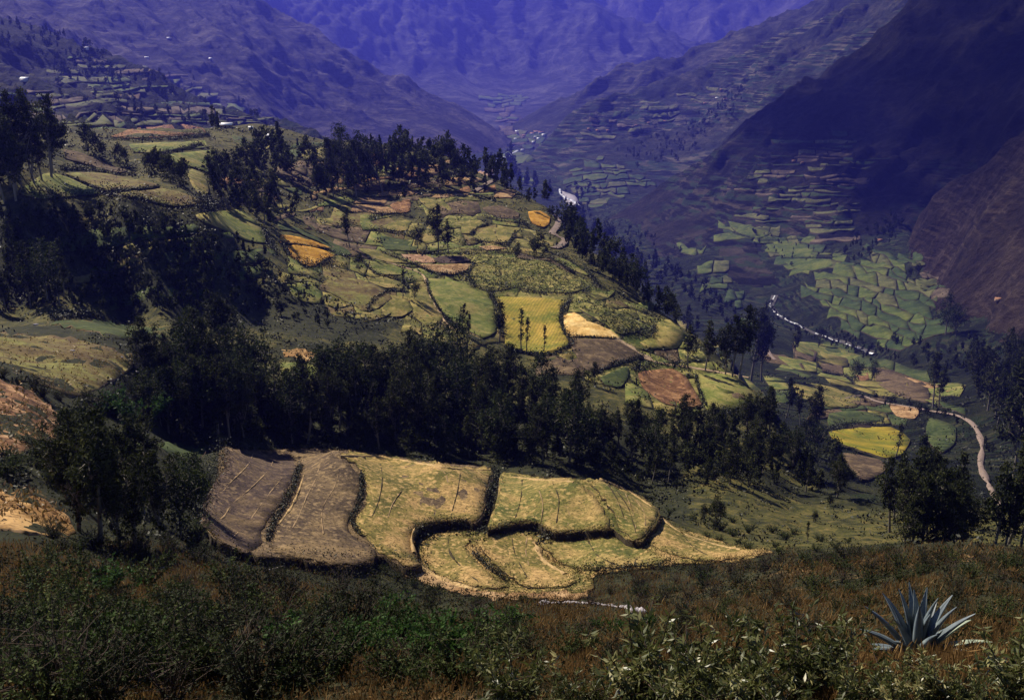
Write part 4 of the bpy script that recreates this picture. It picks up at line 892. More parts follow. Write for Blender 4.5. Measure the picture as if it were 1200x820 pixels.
TREES.sort(key=lambda t: -t[0])
R = random.Random(11); small = []
ALONE = [t for t in TREES if t[5] is None]; CROWD = [t for t in TREES if t[5] is not None]
room = 296 - len(ALONE)
for hp, kind, loc, h, label, group in ALONE + CROWD[:room]:
    t = empty('tree', loc, R.uniform(0, 6.28) if kind != 'lean' else R.uniform(-.4, .4), h)
    t.scale = (h * R.uniform(.9, 1.15), h * R.uniform(.9, 1.15), h)
    tag(t, label, 'tree', group or 'trees standing apart')
    for src in R.choice(PROTO[kind]):
        c = src.copy(); COL.objects.link(c); c.parent = t
def join_wood(name, items, label, every):
    """trees too many to tell apart: one object"""
    V, F, T, o = [], [], [], 0; g = np.random.default_rng(5)
    for kind, loc, h in items:
        tr, (lv, lf, ti) = SPEC[kind][g.integers(len(SPEC[kind]))]
        n = len(lf); keep = g.permutation(n)[: n // every]; q = lv.reshape(n, 4, 3)[keep]; c = q.mean(1, keepdims=True)
        q = (c + (q - c) * math.sqrt(every) * 1.15).reshape(-1, 3); a = g.uniform(0, 6.28); ca, sa = math.cos(a), math.sin(a)
        P = np.c_[q[:, 0] * ca - q[:, 1] * sa, q[:, 0] * sa + q[:, 1] * ca, q[:, 2]] * h + np.array(loc)
        V.append(P); F.append(np.arange(len(P)).reshape(-1, 4) + o); o += len(P); T.append(ti.reshape(n, 4)[keep].ravel())
    ob = mesh_obj(name, np.concatenate(V), np.concatenate(F), M_euc, tint=np.concatenate(T)); tag(ob, label, kind='stuff')
if CROWD[room:]: join_wood('woodland', [(k, l, h) for _, k, l, h, _, _ in CROWD[room:]], 'smaller trees scattered through the woods of the spur', 4)
P_, ok_ = hit_many(np.array([f[0] for f in UNDER]), np.array([f[1] for f in UNDER]), 188, 420)
join_wood('woodland', [(R.choice(['euc', 'euc', 'euc', 'cone', 'round']), tuple(p - np.array([0, 0, .3])), f[2] * float(np.linalg.norm(p)) / FPX) for f, p, o_ in zip(UNDER, P_, ok_) if o_], 'dark undergrowth and smaller trees filling the ravine wood', 5)
H = hit([f[0] for f in FAR], [f[1] for f in FAR], 0, 4.0)
items = []
for (x, y, hp, rm), p in zip(FAR, H):
    if np.hypot(p[0], p[1]) < rm: p = hit([x], [y], 0, rm)[0]
    d = float(np.linalg.norm(p)); items.append(('euc' if R.random() < .6 else 'round', (p[0], p[1], p[2] - .5), min(hp * d / FPX, 34)))
join_wood('woodland', items, 'distant dark woods on the opposite valley slopes', 16)

# ------------------------------------------------------------------ hedges between the fields
M_hedge = leaf_mat('hedge_leaf', (.010, .013, .007), (.022, .027, .012), (.055, .060, .022))
def hedge(pix, rad, hgt, label, rmin=70, dens=30.0, leaf=.36, up=.0, group='hedges between the fields'):
    P = []
    for i in range(len(pix) - 1):
        k = max(2, int(math.dist(pix[i], pix[i + 1]) / 4))
        for t in np.arange(k) / k: P.append((pix[i][0] + (pix[i + 1][0] - pix[i][0]) * t, pix[i][1] + (pix[i + 1][1] - pix[i][1]) * t))
    P.append(pix[-1]); P = np.array(P); H = hit(P[:, 0], P[:, 1], up, rmin)
    seg = np.hypot(*(H[1:, :2] - H[:-1, :2]).T); seg = np.where(seg > 40, 0, seg); L = np.r_[0, np.cumsum(seg)]
    n = int(L[-1] * dens) + 20; s = rng.uniform(0, L[-1], n)
    x = np.interp(s, L, H[:, 0]); y = np.interp(s, L, H[:, 1])
    w = .65 + .5 * vnoise(s / 4.0, s * 0 + len(TREES) + px_seed(pix), 5) + .35 * vnoise(s / 1.3, s * 0, 6)
    q = rng.normal(size=(n, 2)) * rad * .55 * w[:, None]; x = x + q[:, 0]; y = y + q[:, 1]
    z = Z(x, y) + up + np.abs(rng.normal(size=n)) * hgt * .75 * w
    c = np.array([H[:, 0].mean(), H[:, 1].mean(), H[:, 2].mean()])
    V, F = leaves(np.c_[x, y, z] - c, rng.uniform(.6, 1.3, n) * leaf, .6)
    o = mesh_obj('hedge', V, F, M_hedge, tint=np.repeat(rng.random(n), 4)); o.location = c; tag(o, label, 'hedge', group); return o
def px_seed(p): return int(p[0][0] * 3 + p[0][1])
HD = [
 ([(547,326),(553,337),(577,344),(605,340),(640,345),(675,345),(700,338)], 1.8, 3.0, 'thick dark hedge along the lower edge of the maize field'),
 ([(553,297),(580,297),(610,300),(645,304),(660,312),(672,322)], 1.0, 1.8, 'dark hedge along the upper edge of the maize field'),
 ([(670,352),(660,362),(657,378),(662,392),(672,404)], 1.0, 1.6, 'dark hedge between the striped yellow field and the cut wheat'),
 ([(672,405),(650,416),(635,419),(615,415),(592,407)], .8, 1.2, 'low hedge along the lower edge of the striped yellow field'),
 ([(664,394),(690,396),(722,398)], .5, .8, 'thin dark hedge below the cut wheat'),
 ([(702,438),(720,428),(740,423),(755,418)], .8, 1.2, 'hedge between the brown fallow and the small dark green plot'),
 ([(742,435),(760,431),(790,428),(808,434)], 1.2, 2.2, 'dark hedge along the top of the reddish-brown field'),
 ([(815,440),(818,455),(827,478)], .6, 1.0, 'thin hedge between the reddish-brown and the green shoulder field'),
 ([(750,392),(763,396),(768,384)], 1.2, 2.0, 'dark hedge corner above the path'),
 ([(727,392),(745,392),(760,388)], 1.2, 2.0, 'dark hedge at the lower end of the upper maize field'),
 ([(445,296),(470,306),(490,312),(505,320),(535,324),(550,320),(556,310)], .9, 1.6, 'dark hedge looping below the pink and plum plots'),
 ([(480,297),(515,298),(553,298)], .8, 1.3, 'dark hedge above the pink and plum plots'),
 ([(425,270),(450,271),(475,276),(495,284)], .9, 1.6, 'dark hedge above the dark bluish-green field'),
 ([(432,258),(450,253),(470,252),(485,256)], 1.0, 1.8, 'dark hedge around the upper olive field'),
 ([(410,249),(440,251),(468,251)], .6, .9, 'thin dark hedge below the upper tan field'),
 ([(400,300),(425,308),(440,322),(470,330),(480,340)], .9, 1.5, 'dark hedge running down from the dark green strip'),
 ([(430,364),(440,352),(455,342),(475,342)], .7, 1.1, 'hooked dark hedge in the olive fields'),
 ([(500,330),(503,345),(515,365),(528,380),(545,392)], .7, 1.1, 'dark hedge beside the thin path'),
 ([(575,346),(582,360),(586,380),(590,398)], 1.4, 2.4, 'dark hedge left of the striped yellow field'),
 ([(330,287),(340,302),(355,312),(372,314),(392,305)], 1.4, 2.2, 'dark hedge around the foot of the orange field'),
 ([(330,286),(350,288),(372,290),(392,296)], .5, .7, 'thin hedge between the two orange strips'),
 ([(552,282),(575,286),(595,288),(605,276)], .8, 1.3, 'dark hedge below the pale olive bench'),
 ([(552,276),(560,268),(572,264)], .7, 1.0, 'short hedge left of the pale olive bench'),
 ([(568,255),(590,260),(612,262),(620,268)], 1.2, 2.0, 'dark hedge above the pale olive bench'),
 ([(657,302),(672,310),(690,322),(702,336)], 1.3, 2.2, 'dark hedge right of the maize field'),
 ([(20,228),(50,234),(92,231),(122,228),(165,236),(208,244),(245,240)], 2.2, 2.6, 'dark scrub hedge along the front edge of the left plateau'),
 ([(72,200),(104,200),(140,206),(160,206)], .9, 1.4, 'dark hedge below the brown strip of the plateau'),
 ([(74,206),(100,216),(122,227)], .4, .6, 'thin hedge between the two front plateau fields'),
 ([(122,227),(150,224),(187,220)], .5, .7, 'thin hedge behind the brownish plateau edge field'),
 ([(178,183),(205,178),(238,171)], .9, 1.5, 'dark hedge crossing the green plateau pasture'),
 ([(130,164),(165,166),(205,164),(246,160)], 1.6, 2.6, 'dark hedge below the reddish knoll'),
 ([(222,247),(240,246),(262,241),(272,238)], 1.6, 2.6, 'bushy hedge above the lit green field'),
 ([(310,272),(316,288),(325,298)], 1.5, 2.4, 'bushy hedge right of the lit green field'),
 ([(60,376),(90,372),(120,372)], 1.0, 1.6, 'dark hedge behind the dry grass hill'),
 ([(828,484),(860,484),(900,476)], 1.0, 1.6, 'dark hedge along the lower edge of the green shoulder field')]
for p, r_, h_, l in HD: hedge(p, r_, h_, l)
for p, r_, h_, l in [
 ([(965,507),(990,501),(1010,499),(1040,498)], 1.6, 2.6, 'dark hedge above the mustard-yellow field'),
 ([(955,424),(965,437),(990,441),(1000,450)], 1.5, 2.4, 'dark hedge below the brown plot near the river'),
 ([(1010,465),(1040,468),(1060,464)], 1.5, 2.4, 'dark hedge below the large brown field'),
 ([(860,274),(890,282),(915,282),(940,280)], 2.2, 3.5, 'dark hedge between the bright green terraces'),
 ([(916,303),(950,303),(980,302)], 2.0, 3.0, 'dark hedge above the lowest bright green terrace')]: hedge(p, r_, h_, l, 420, 14.0, .6)
# bank scrub on the knoll
for p, r_, h_, l, u in [
 ([(484,630),(488,622),(505,615),(530,612),(550,612)], .55, .9, 'dark scrub along the bank above the curved bench', 1.0),
 ([(580,550),(580,562),(572,578),(568,598),(560,616)], 1.0, 1.1, 'dark scrub filling the gully between the two middle benches', .2),
 ([(562,624),(580,619),(605,614),(628,613)], .5, .6, 'dark scrub on the bank below the green mown bench', 1.0),
 ([(632,618),(645,626),(670,627),(700,622),(718,619)], .6, .6, 'dark scrub along the longest bank of the knoll', .9),
 ([(688,566),(702,582),(714,604),(722,618),(735,632)], .8, .6, 'brown scrub in the ditch before the rounded bench', .6),
 ([(440,648),(455,655),(480,665),(498,664)], .7, 1.2, 'dark scrub at the foot of the broad bench', .2),
 ([(300,652),(325,655),(345,656),(380,664),(420,662),(440,658)], .9, 1.3, 'dark scrub below the striped bench', .1),
 ([(685,665),(705,669),(735,668),(745,664),(775,664)], .5, .8, 'low dark scrub below the long lower bench', .3),
 ([(555,648),(575,668),(592,680)], .5, .7, 'dark scrub line between the two lower benches', .2),
 ([(262,530),(258,550),(245,575),(234,600),(240,622)], 1.2, 2.4, 'bushy bank at the left end of the knoll', .5),
 ([(352,548),(344,572),(333,594),(322,612),(314,634)], .5, .75, 'dark grass in the furrow between the striped benches', 1.35),
 ([(424,556),(424,576),(420,596),(411,610),(420,626)], .5, .75, 'dark grass in the furrow left of the broad bench', 1.35),
 ([(752,633),(765,618),(770,606)], .4, .6, 'dark scrub at the right rim of the rounded bench', .9)]:
    hedge(p, r_, h_, l, 110, 70, .15, u, 'scrub on the banks of the knoll')

# ------------------------------------------------------------------ scrub, grass and shrubs
FIELD_PX = [np.array(p, float) for p, *_ in KN] + [np.array(p, float) for p, *_ in MID]
def in_fields(x, y):
    m = np.zeros(x.shape, bool)
    for p in FIELD_PX:
        b = (x > p[:, 0].min()) & (x < p[:, 0].max()) & (y > p[:, 1].min()) & (y < p[:, 1].max())
        if b.any(): m[b] |= inside(p, x[b], y[b])
    return m
M_scrub = leaf_mat('scrub_leaf', (.010, .012, .006), (.024, .027, .011), (.075, .066, .026))
M_dry = leaf_mat('dry_grass_blade', (.045, .026, .011), (.18, .105, .038), (.50, .33, .13), rough=.8, spec=.05, trans=.25)
M_fscrub = leaf_mat('foreground_scrub_leaf', (.009, .010, .006), (.028, .030, .012), (.085, .072, .028), rough=.8, spec=.05, trans=.15)
# scrub between the fields of the spur
n = 16000; X = rng.uniform(-20, 1220, n); Y = rng.uniform(150, 640, n); P, ok = hit_many(X, Y, 100, 1050)
dark = fbm(P[:, 0] / 30, P[:, 1] / 30, 3, 55) > -.15
ok &= ~in_fields(X, Y) & ~((X > 790) & (X < 1040) & (Y > 575) & (rng.random(n) < .6)) & (dark | (rng.random(n) < .35)); P = P[ok]; r = np.hypot(P[:, 0], P[:, 1])
k = 11; s = (.30 + .0016 * r) * rng.uniform(.4, 1.5, len(P)); C = np.repeat(P, k, 0) + rng.normal(size=(len(P) * k, 3)) * np.repeat(s, k)[:, None] * np.array([1.2, 1.2, .5]); C[:, 2] += np.repeat(s, k) * .5
V, F = leaves(C, np.repeat(s, k) * .5, .6); tag(mesh_obj('scrub', V, F, M_scrub, tint=np.repeat(np.clip(np.repeat(rng.random(len(P)), k) * .8 + rng.random(len(C)) * .2, 0, 1), 4)), 'low dark scrub growing between the fields of the spur', kind='stuff')
# plants of the crops and the grass on the benches
def crop(name, fi, polys, n, size, mat, label, rlo, rhi, up, per=4, upright=.8):
    A = np.concatenate([np.array(p, float) for p in polys]); x = rng.uniform(A[:, 0].min(), A[:, 0].max(), n); y = rng.uniform(A[:, 1].min(), A[:, 1].max(), n)
    m = np.zeros(n, bool)
    for p in polys: m |= inside(np.array(p, float), x, y)
    Q, ok = hit_many(x[m], y[m], rlo, rhi); Q = Q[ok]; Q[:, 2] += up
    s = size * rng.uniform(.5, 1.4, len(Q)); C = np.repeat(Q, per, 0) + rng.normal(size=(len(Q) * per, 3)) * np.repeat(s, per)[:, None] * np.array([.7, .7, .35]); C[:, 2] += np.repeat(s, per) * .3
    V, F = leaves(C, np.repeat(s, per) * .6, .45, up=upright); ti = np.repeat(np.clip(np.repeat(rng.random(len(Q)), per) * .7 + rng.random(len(C)) * .3, 0, 1), 4)
    tag(mesh_obj(name, V, F, mat, tint=ti), label, kind='stuff')
M_maize = leaf_mat('maize_leaf', (.025, .032, .010), (.075, .082, .024), (.17, .15, .05), trans=.2)
M_mown = leaf_mat('mown_tuft', (.035, .022, .007), (.15, .098, .030), (.48, .31, .14), trans=.2)
crop('maize_plants', 0, [MID[19][0], MID[26][0]], 5200, .8, M_maize, 'standing maize plants of the two mottled maize fields', 300, 700, .5)
crop('grass_tufts', 0, [k_[0] for k_ in KN], 26000, .15, M_mown, 'short grass tufts over the benches of the knoll', 120, 230, .1, 3)
crop('pasture_tufts', 0, [m_[0] for m_ in MID if m_[1] in ('green', 'olive', 'hillgrass', 'brown', 'red', 'ochre', 'straw', 'tan', 'wheat', 'orange', 'pink')], 30000, .42, M_mown, 'tufts of grass and weeds over the upper fields and pastures', 85, 760, .4, 2)
def edge_tufts(polys, per_m, size, rlo, rhi):
    E = []
    for p, u in polys:
        q = hill_smooth(p, 3.0); Hh = hit(q[:, 0], q[:, 1], u, rlo); E.append(Hh)
    E = np.concatenate(E); k = per_m; C = np.repeat(E, k, 0) + rng.normal(size=(len(E) * k, 3)) * np.array([.3, .3, .10]); C[:, 2] += .05
    V, F = leaves(C, rng.uniform(.4, 1.4, len(C)) * size, .3, up=1.2)
    tag(mesh_obj('grass_tufts', V, F, M_mown, tint=np.repeat(rng.random(len(C)), 4)), 'ragged dry grass along the edges of the knoll benches', kind='stuff')
edge_tufts([(p, u) for p, u, *_ in BASE] + [(p, u) for p, u, *_ in KN], 9, .17, 105, 260)
# foreground ground cover
n = 22000; X = rng.uniform(-40, 1240, n); Y = 640 + 190 * rng.random(n) ** .85; P, ok = hit_many(X, Y, 5.0, 260); ok &= ~in_fields(X, Y); P = P[ok]; X_ = X[ok]; r = np.hypot(P[:, 0], P[:, 1])
kind = fbm(P[:, 0] / (1.5 + .10 * r), np.log(r) * 6, 3, 91) + rng.normal(size=len(P)) * .10
G = P[(kind > -.08) | (rng.random(len(P)) < .10)]; S_ = P[(kind <= .06) & (rng.random(len(P)) < np.where(r < 55, .30, .85))]
rg = np.hypot(G[:, 0], G[:, 1]); k = 9; L = np.clip(.045 + .0042 * rg, .06, .42) * rng.uniform(.6, 1.4, len(G))
C = np.repeat(G, k, 0) + rng.normal(size=(len(G) * k, 3)) * np.repeat(L, k)[:, None] * np.array([.8, .8, 0]); C[:, 2] += np.repeat(L, k) * .75
ax = np.tile(np.array([0, 0, 1.0]), (len(C), 1)); V, F = leaves(C, np.repeat(L, k), .07, axis=ax)
tag(mesh_obj('dry_grass', V, F, M_dry, tint=np.repeat(np.clip(np.repeat(rng.random(len(G)), k) * .7 + rng.random(len(C)) * .3, 0, 1), 4)), 'dry orange-brown grass on the foreground slope', kind='stuff')
rs = np.hypot(S_[:, 0], S_[:, 1]); k = 12; L = np.clip(.05 + .0055 * rs, .08, .75) * rng.uniform(.5, 1.4, len(S_))
C = np.repeat(S_, k, 0) + rng.normal(size=(len(S_) * k, 3)) * np.repeat(L, k)[:, None] * np.array([1, 1, .55]); C[:, 2] += np.repeat(L, k) * .6
V, F = leaves(C, np.repeat(np.clip(L * .26, .018, .2), k), .45)
tag(mesh_obj('scrub', V, F, M_fscrub, tint=np.repeat(np.clip(np.repeat(rng.random(len(S_)), k) * .7 + rng.random(len(C)) * .3, 0, 1), 4)), 'low dark scrub carpeting the foreground slope', kind='stuff')

def leaf_blades(C, D, size, width, R, fold=.18):
    """lance-shaped leaves folded along the midrib"""
    n = len(C); a = D / (np.linalg.norm(D, axis=1)[:, None] + 1e-9); b = R.normal(size=(n, 3)); b -= a * (a * b).sum(1)[:, None]; b /= np.linalg.norm(b, axis=1)[:, None] + 1e-9
    c = np.cross(a, b); s = size[:, None]; w = (size * width)[:, None]
    base = C; tip = C + a * 2 * s - c * .25 * s; mid = C + a * .95 * s + c * fold * w; l = C + a * .85 * s + b * w + c * fold * 1.5 * w; q = C + a * .85 * s - b * w + c * fold * 1.5 * w
    V = np.stack([base, q, tip, l, mid], 1).reshape(-1, 3); i = np.arange(n)[:, None] * 5
    F = np.concatenate([i + np.array([[0, 1, 2, 4]]), i + np.array([[0, 4, 2, 3]])]); return V, F
M_stem = plain_mat('shrub_stem', (.035, .025, .018), (.09, .065, .05), 8)
M_shiny = leaf_mat('glossy_leaf', (.03, .042, .012), (.09, .10, .028), (.46, .40, .17), rough=.38, spec=.35, trans=.25)  # palest tint paints in the bright glints on the leaves
M_herb = leaf_mat('green_leaf', (.022, .048, .012), (.045, .095, .02), (.10, .16, .04), rough=.6, spec=.08, trans=.3)
M_grey = leaf_mat('grey_green_leaf', (.011, .014, .009), (.026, .032, .016), (.07, .075, .036), rough=.75, spec=.06, trans=.15)
M_olive = leaf_mat('olive_leaf', (.014, .022, .008), (.040, .058, .016), (.115, .13, .036), rough=.7, spec=.08, trans=.2)
def make_shrub(seed, stems, per, lsize, lwidth, h, spread, mat, bare=.25, droop=.2):
    R = np.random.default_rng(seed); parts = []; C = []; D = []; TI = []
    for k in range(stems):
        ts = R.random()
        q = R.random() * 6.28; sp = spread * R.uniform(.2, 1.0); hh = h * R.uniform(.55, 1.0) * (1 - .3 * (sp / spread) ** 2)
        t = np.linspace(0, 1, 6)[:, None]; e = np.array([math.cos(q) * sp, math.sin(q) * sp, 0]); p0 = np.array([R.normal() * .06 * spread, R.normal() * .06 * spread, -.05])
        path = p0 + e * t ** 1.3 + np.array([0, 0, hh]) * t + R.normal(size=(6, 3)) * .025 * h * t
        parts.append(tube(path, .010 * h ** .5 * (1.05 - .8 * t[:, 0]), 4))
        for _ in range(2):
            i = R.integers(2, 5); d = np.array([R.normal(), R.normal(), .8]); tt = np.linspace(0, 1, 3)[:, None]; br = path[i] + d * .28 * h * tt * .6
            parts.append(tube(br, .005 * h ** .5 * (1.1 - .8 * tt[:, 0]), 3)); m = per // 4; u = R.uniform(.2, 1, m)[:, None]
            C.append(path[i] + (br[-1] - path[i]) * u); D.append(np.tile(d / np.linalg.norm(d), (m, 1)) * .8 + R.normal(size=(m, 3)) * .7); TI.append(np.full(m, ts))
        u = R.uniform(bare, 1, per) ** .8; pos = np.array([np.interp(u, t[:, 0], path[:, j]) for j in range(3)]).T
        C.append(pos); dd = R.normal(size=(per, 3)) * .8; dd[:, 2] += .55 - droop; dd[:, :2] += e[:2] / spread * .4; D.append(dd); TI.append(np.full(per, ts))
    C = np.concatenate(C); D = np.concatenate(D)
    lv, lf = leaf_blades(C, D, lsize * R.uniform(.6, 1.25, len(C)), lwidth, R)
    st = mesh_obj('stems', *join(parts), M_stem, smooth=True); fo = mesh_obj('foliage', lv, lf, mat, tint=np.repeat(np.concatenate(TI) * .6 + R.random(len(C)) * .4, 5))
    for o in (st, fo): COL.objects.unlink(o)
    return st, fo
SH = {'glossy': [make_shrub(700 + k, 18, 58, .042, .25, 1.0, .50, M_shiny, .15) for k in range(4)],
      'herb': [make_shrub(710 + k, 16, 44, .045, .42, 1.0, .55, M_herb, .1) for k in range(3)],
      'grey': [make_shrub(720 + k, 28, 60, .024, .36, 1.0, .62, M_grey, .08) for k in range(4)],
      'olive': [make_shrub(730 + k, 28, 64, .027, .42, 1.0, .66, M_olive, .06) for k in range(4)],
      'twig': [make_shrub(740 + k, 24, 10, .022, .3, 1.0, .55, M_grey, .3) for k in range(3)]}
SHR = []
def shrub_group(outline, n, sep, sepy, size, kinds, label, group, rlo, squash):
    pts = scatter_px(outline, n, sep, R, sepy)
    for (x, y), w in zip(pts, place_words(pts)):
        k = R.choice(kinds); shrub(x, y, size(x, y), k, w + ' ' + {'grey': 'grey-leafed', 'olive': 'green-leafed', 'twig': 'twiggy', 'herb': 'bright green', 'glossy': 'glossy'}[k] + ' ' + label, group, rlo, squash)
def shrub(px, py, hp, kind, label, group=None, rlo=5.0, squash=1.0):
    p, ok = hit_many(np.array([px]), np.array([py]), rlo, 400)
    if not ok[0]: return
    p = p[0]; d = float(np.linalg.norm(p)); h = hp * d / FPX
    t = empty('shrub', (p[0], p[1], p[2] - .03 * h), R.uniform(0, 6.28)); t.scale = (h * squash, h * squash, h); tag(t, label, 'shrub', group or 'shrubs')
    for src in R.choice(SH[kind]):
        c = src.copy(); COL.objects.link(c); c.parent = t
    SHR.append(t)
R = random.Random(31)
# glossy leafed bushes close to the camera, lower right
for x, y, h, l in [(605,838,118,'leafy bush at the bottom edge below the centre of the knoll'),(660,842,74,'low leafy bush at the bottom edge right of the centre'),(745,832,150,'tall leafy bush whose shoots reach over the dry grass'),(690,835,60,'small leafy bush left of the tall shoots'),
  (800,838,120,'leafy bush between the tall shoots and the pale-tipped bush'),(838,818,128,'pale-tipped leafy bush standing above the others at the lower right'),(880,838,120,'dense leafy bush below the pale-tipped bush'),(925,824,120,'leafy bush left of the agave'),
  (970,814,122,'dark dense bush just left of the agave'),(1005,836,92,'leafy bush in front of the agave on its left'),(1050,842,84,'low leafy bush directly in front of the agave'),(1100,838,88,'leafy bush in front of the agave on its right'),(1140,842,66,'low reddish-leafed bush right of the agave'),(1190,830,128,'leafy bush at the lower right corner'),(1205,790,60,'thin bush cut by the right picture edge')]:
    shrub(x, y, h, 'glossy', l, 'glossy bushes at the lower right', 5.0, 1.05)
for x, y, h in [(430,768,64),(470,760,58),(500,772,66),(535,765,50),(400,775,52),(560,778,46)]: shrub(x, y, h, 'herb', 'bright green leafy shrub in the middle of the bottom scrub', 'bright green shrubs', 8)
for x, y, h in [(720,745,30),(760,738,30),(700,738,22),(270,790,40),(285,770,30)]: shrub(x, y, h, 'herb', 'small green shrub in the dry grass', 'small green shrubs', 8)
for i, (x, y, h, w) in enumerate([(452,672,14,1.1),(466,680,12,1.1),(428,668,12,1.2),(486,688,13,1.2),(512,695,16,1.3),(440,683,10,1.2),(560,708,18,1.3),(590,712,16,1.3),(612,706,13,1.2),(410,666,10,1.3),(474,692,9,1.2)]):
    shrub(x, y, h, 'olive', 'round green cushion bush at the foot of the knoll', 'cushion bushes below the knoll', 70, w)
shrub_group([(-10,660),(60,650),(250,665),(330,690),(420,705),(440,750),(380,800),(300,840),(-10,840)], 46, 42, .42, lambda x, y: max(18, 20 + (y - 650) * .46 + R.uniform(-12, 22) * min(1, (y - 640) / 80)), ['grey', 'grey', 'olive', 'olive', 'twig'], 'shrub in the scrub of the lower left', 'lower left scrub shrubs', 8, 1.15)
shrub_group([(20,690),(200,690),(330,715),(560,730),(640,770),(560,810),(300,820),(20,810)], 26, 60, .4, lambda x, y: 26 + (y - 680) * .40 + R.uniform(-8, 16), ['olive', 'olive', 'herb'], 'leafy shrub rising over the lower left scrub', 'leafy shrubs of the lower left', 8, 1.2)
shrub_group([(420,710),(560,715),(700,735),(820,725),(960,740),(1000,760),(800,770),(620,790),(440,800)], 26, 44, .4, lambda x, y: 24 + (y - 700) * .3 + R.uniform(-5, 8), ['grey', 'twig', 'olive'], 'shrub in the scrub of the lower middle', 'lower middle scrub shrubs', 8, 1.15)
shrub_group([(640,706),(780,676),(900,662),(1050,655),(1210,665),(1210,740),(1150,735),(1000,720),(840,715),(760,720)], 62, 26, .42, lambda x, y: R.uniform(12, 28), ['olive', 'grey', 'olive', 'twig'], 'low bush on the brown slope right of the knoll', 'bushes on the brown slope', 20, 1.35)
shrub_group([(780,600),(830,600),(930,625),(1030,640),(1050,652),(900,660),(840,640)], 24, 17, .5, lambda x, y: R.uniform(8, 16), ['olive'], 'small bush on the grassy slope right of the knoll', 'bushes right of the knoll', 100, 1.2)
shrub_group([(760,676),(860,664),(960,655),(1050,650),(1130,655),(1210,655),(1210,668),(1100,668),(980,668),(860,676)], 26, 15, .5, lambda x, y: R.uniform(9, 22), ['olive', 'grey', 'twig'], 'bush along the brow of the brown slope', 'bushes along the brow', 60, 1.3)
shrub_group([(0,530),(80,520),(130,540),(60,570),(0,570)], 12, 20, .5, lambda x, y: R.uniform(16, 30), ['olive'], 'bush between the ochre slope and the straw slope', 'bushes of the left hollow', 80, 1.3)
shrub_group([(0,430),(60,462),(120,470),(160,450),(200,470),(170,500),(90,480),(0,450)], 16, 18, .5, lambda x, y: R.uniform(12, 24), ['grey'], 'bush below the dry grass hill', 'bushes below the grass hill', 110, 1.4)
shrub_group([(60,628),(120,640),(230,628),(240,644),(230,660),(150,658),(60,648)], 14, 18, .5, lambda x, y: R.uniform(16, 32), ['olive', 'grey'], 'bush around the foot of the lower left trees', 'bushes under the lower left trees', 60, 1.3)
for x, y in [(152,500),(178,492),(135,488)]: shrub(x, y, 42, 'herb', 'large light green bush left of the ravine wood', 'light green bushes', 150, 1.0)

# ------------------------------------------------------------------ agave
M_agv, nt, b = new_mat('agave_leaf', .42); g = N(nt); b.inputs['Specular IOR Level'].default_value = .4
g.link(g.ramp(g.noise(g.coord(), 6, 5, .6), [(.3, (.065, .085, .10)), (.55, (.12, .15, .165)), (.75, (.20, .24, .24))]), b.inputs['Base Color'])
M_agy, nt, b = new_mat('agave_leaf_yellowed', .45); g = N(nt)
g.link(g.ramp(g.noise(g.coord(), 5, 5, .6), [(.3, (.22, .27, .22)), (.55, (.36, .40, .28)), (.75, (.44, .46, .32))]), b.inputs['Base Color'])
ap, _ = hit_many(np.array([1073.]), np.array([772.]), 6, 40); ap = ap[0]; ad = float(np.linalg.norm(ap)); U = .9 * ad / FPX
ag = empty('agave', tuple(ap)); tag(ag, 'blue-grey agave rosette with pointed leaves at the lower right', 'agave')
def agave_leaf(az, tilt, L, W, mat, bendk=.35, roll=0.0):
    """thick channelled blade, widest above the base, tapering to a spine"""
    n = 12; t = np.linspace(0, 1, n); ang = tilt + bendk * t ** 2
    dx = np.cumsum(np.sin(ang)) * L / n; dz = np.cumsum(np.cos(ang)) * L / n
    w = W * (.62 + .9 * t - 1.0 * t ** 2) * (1 - t ** 3.2) + .004; th = .028 * (1 - t) ** .7 + .003; rows = []
    for i in range(n):
        nx, nz = -math.cos(ang[i]), math.sin(ang[i])           # inner (upper) face direction
        for s, lift in ((-1, .40), (-.5, .10), (0, 0), (.5, .10), (1, .40)):
            rows.append((dx[i] + nx * lift * w[i], s * w[i], dz[i] + nz * lift * w[i]))
        for s, lift in ((.6, -.05), (0, -.25), (-.6, -.05)):
            rows.append((dx[i] + nx * (lift * w[i]) - nx * th[i], s * w[i], dz[i] + nz * lift * w[i] - nz * th[i]))
    V = np.array(rows); F = [(i * 8 + k, i * 8 + (k + 1) % 8, (i + 1) * 8 + (k + 1) % 8, (i + 1) * 8 + k) for i in range(n - 1) for k in range(8)]
    c, s = math.cos(az), math.sin(az); V = np.c_[V[:, 0] * c - V[:, 1] * s, V[:, 0] * s + V[:, 1] * c, V[:, 2]]
    return mesh_obj('leaf', V, F, mat, ag, smooth=True)
LV = [(-178,52,92,.0),(170,38,88,0),(-160,27,84,0),(150,24,80,0),(-120,16,92,0),(100,8,96,0),(-60,5,94,0),(60,14,92,0),(20,22,90,0),(-20,32,88,0),(10,46,84,1),(-8,58,86,1),(-25,66,84,1),(5,70,92,1),(-40,50,74,1),(-90,30,82,0),(-70,46,74,0),(-110,44,70,0),(-140,42,76,0),(90,28,84,0),(125,33,84,0),(45,36,84,0),(-95,12,76,0),(-30,18,82,0),(35,62,78,0),(-165,62,70,0),(140,14,84,0),(-150,74,64,1),(160,70,60,0),(-60,72,62,0),(75,66,70,0),(-100,64,58,1)]
for k, (a_, ti_, L_, y_) in enumerate(LV): agave_leaf(math.radians(a_ + R.uniform(-6, 6)), math.radians(ti_), L_ * U * R.uniform(.86, 1.06), R.uniform(.046, .062), M_agy if y_ else M_agv, .30 if ti_ < 40 else .42)

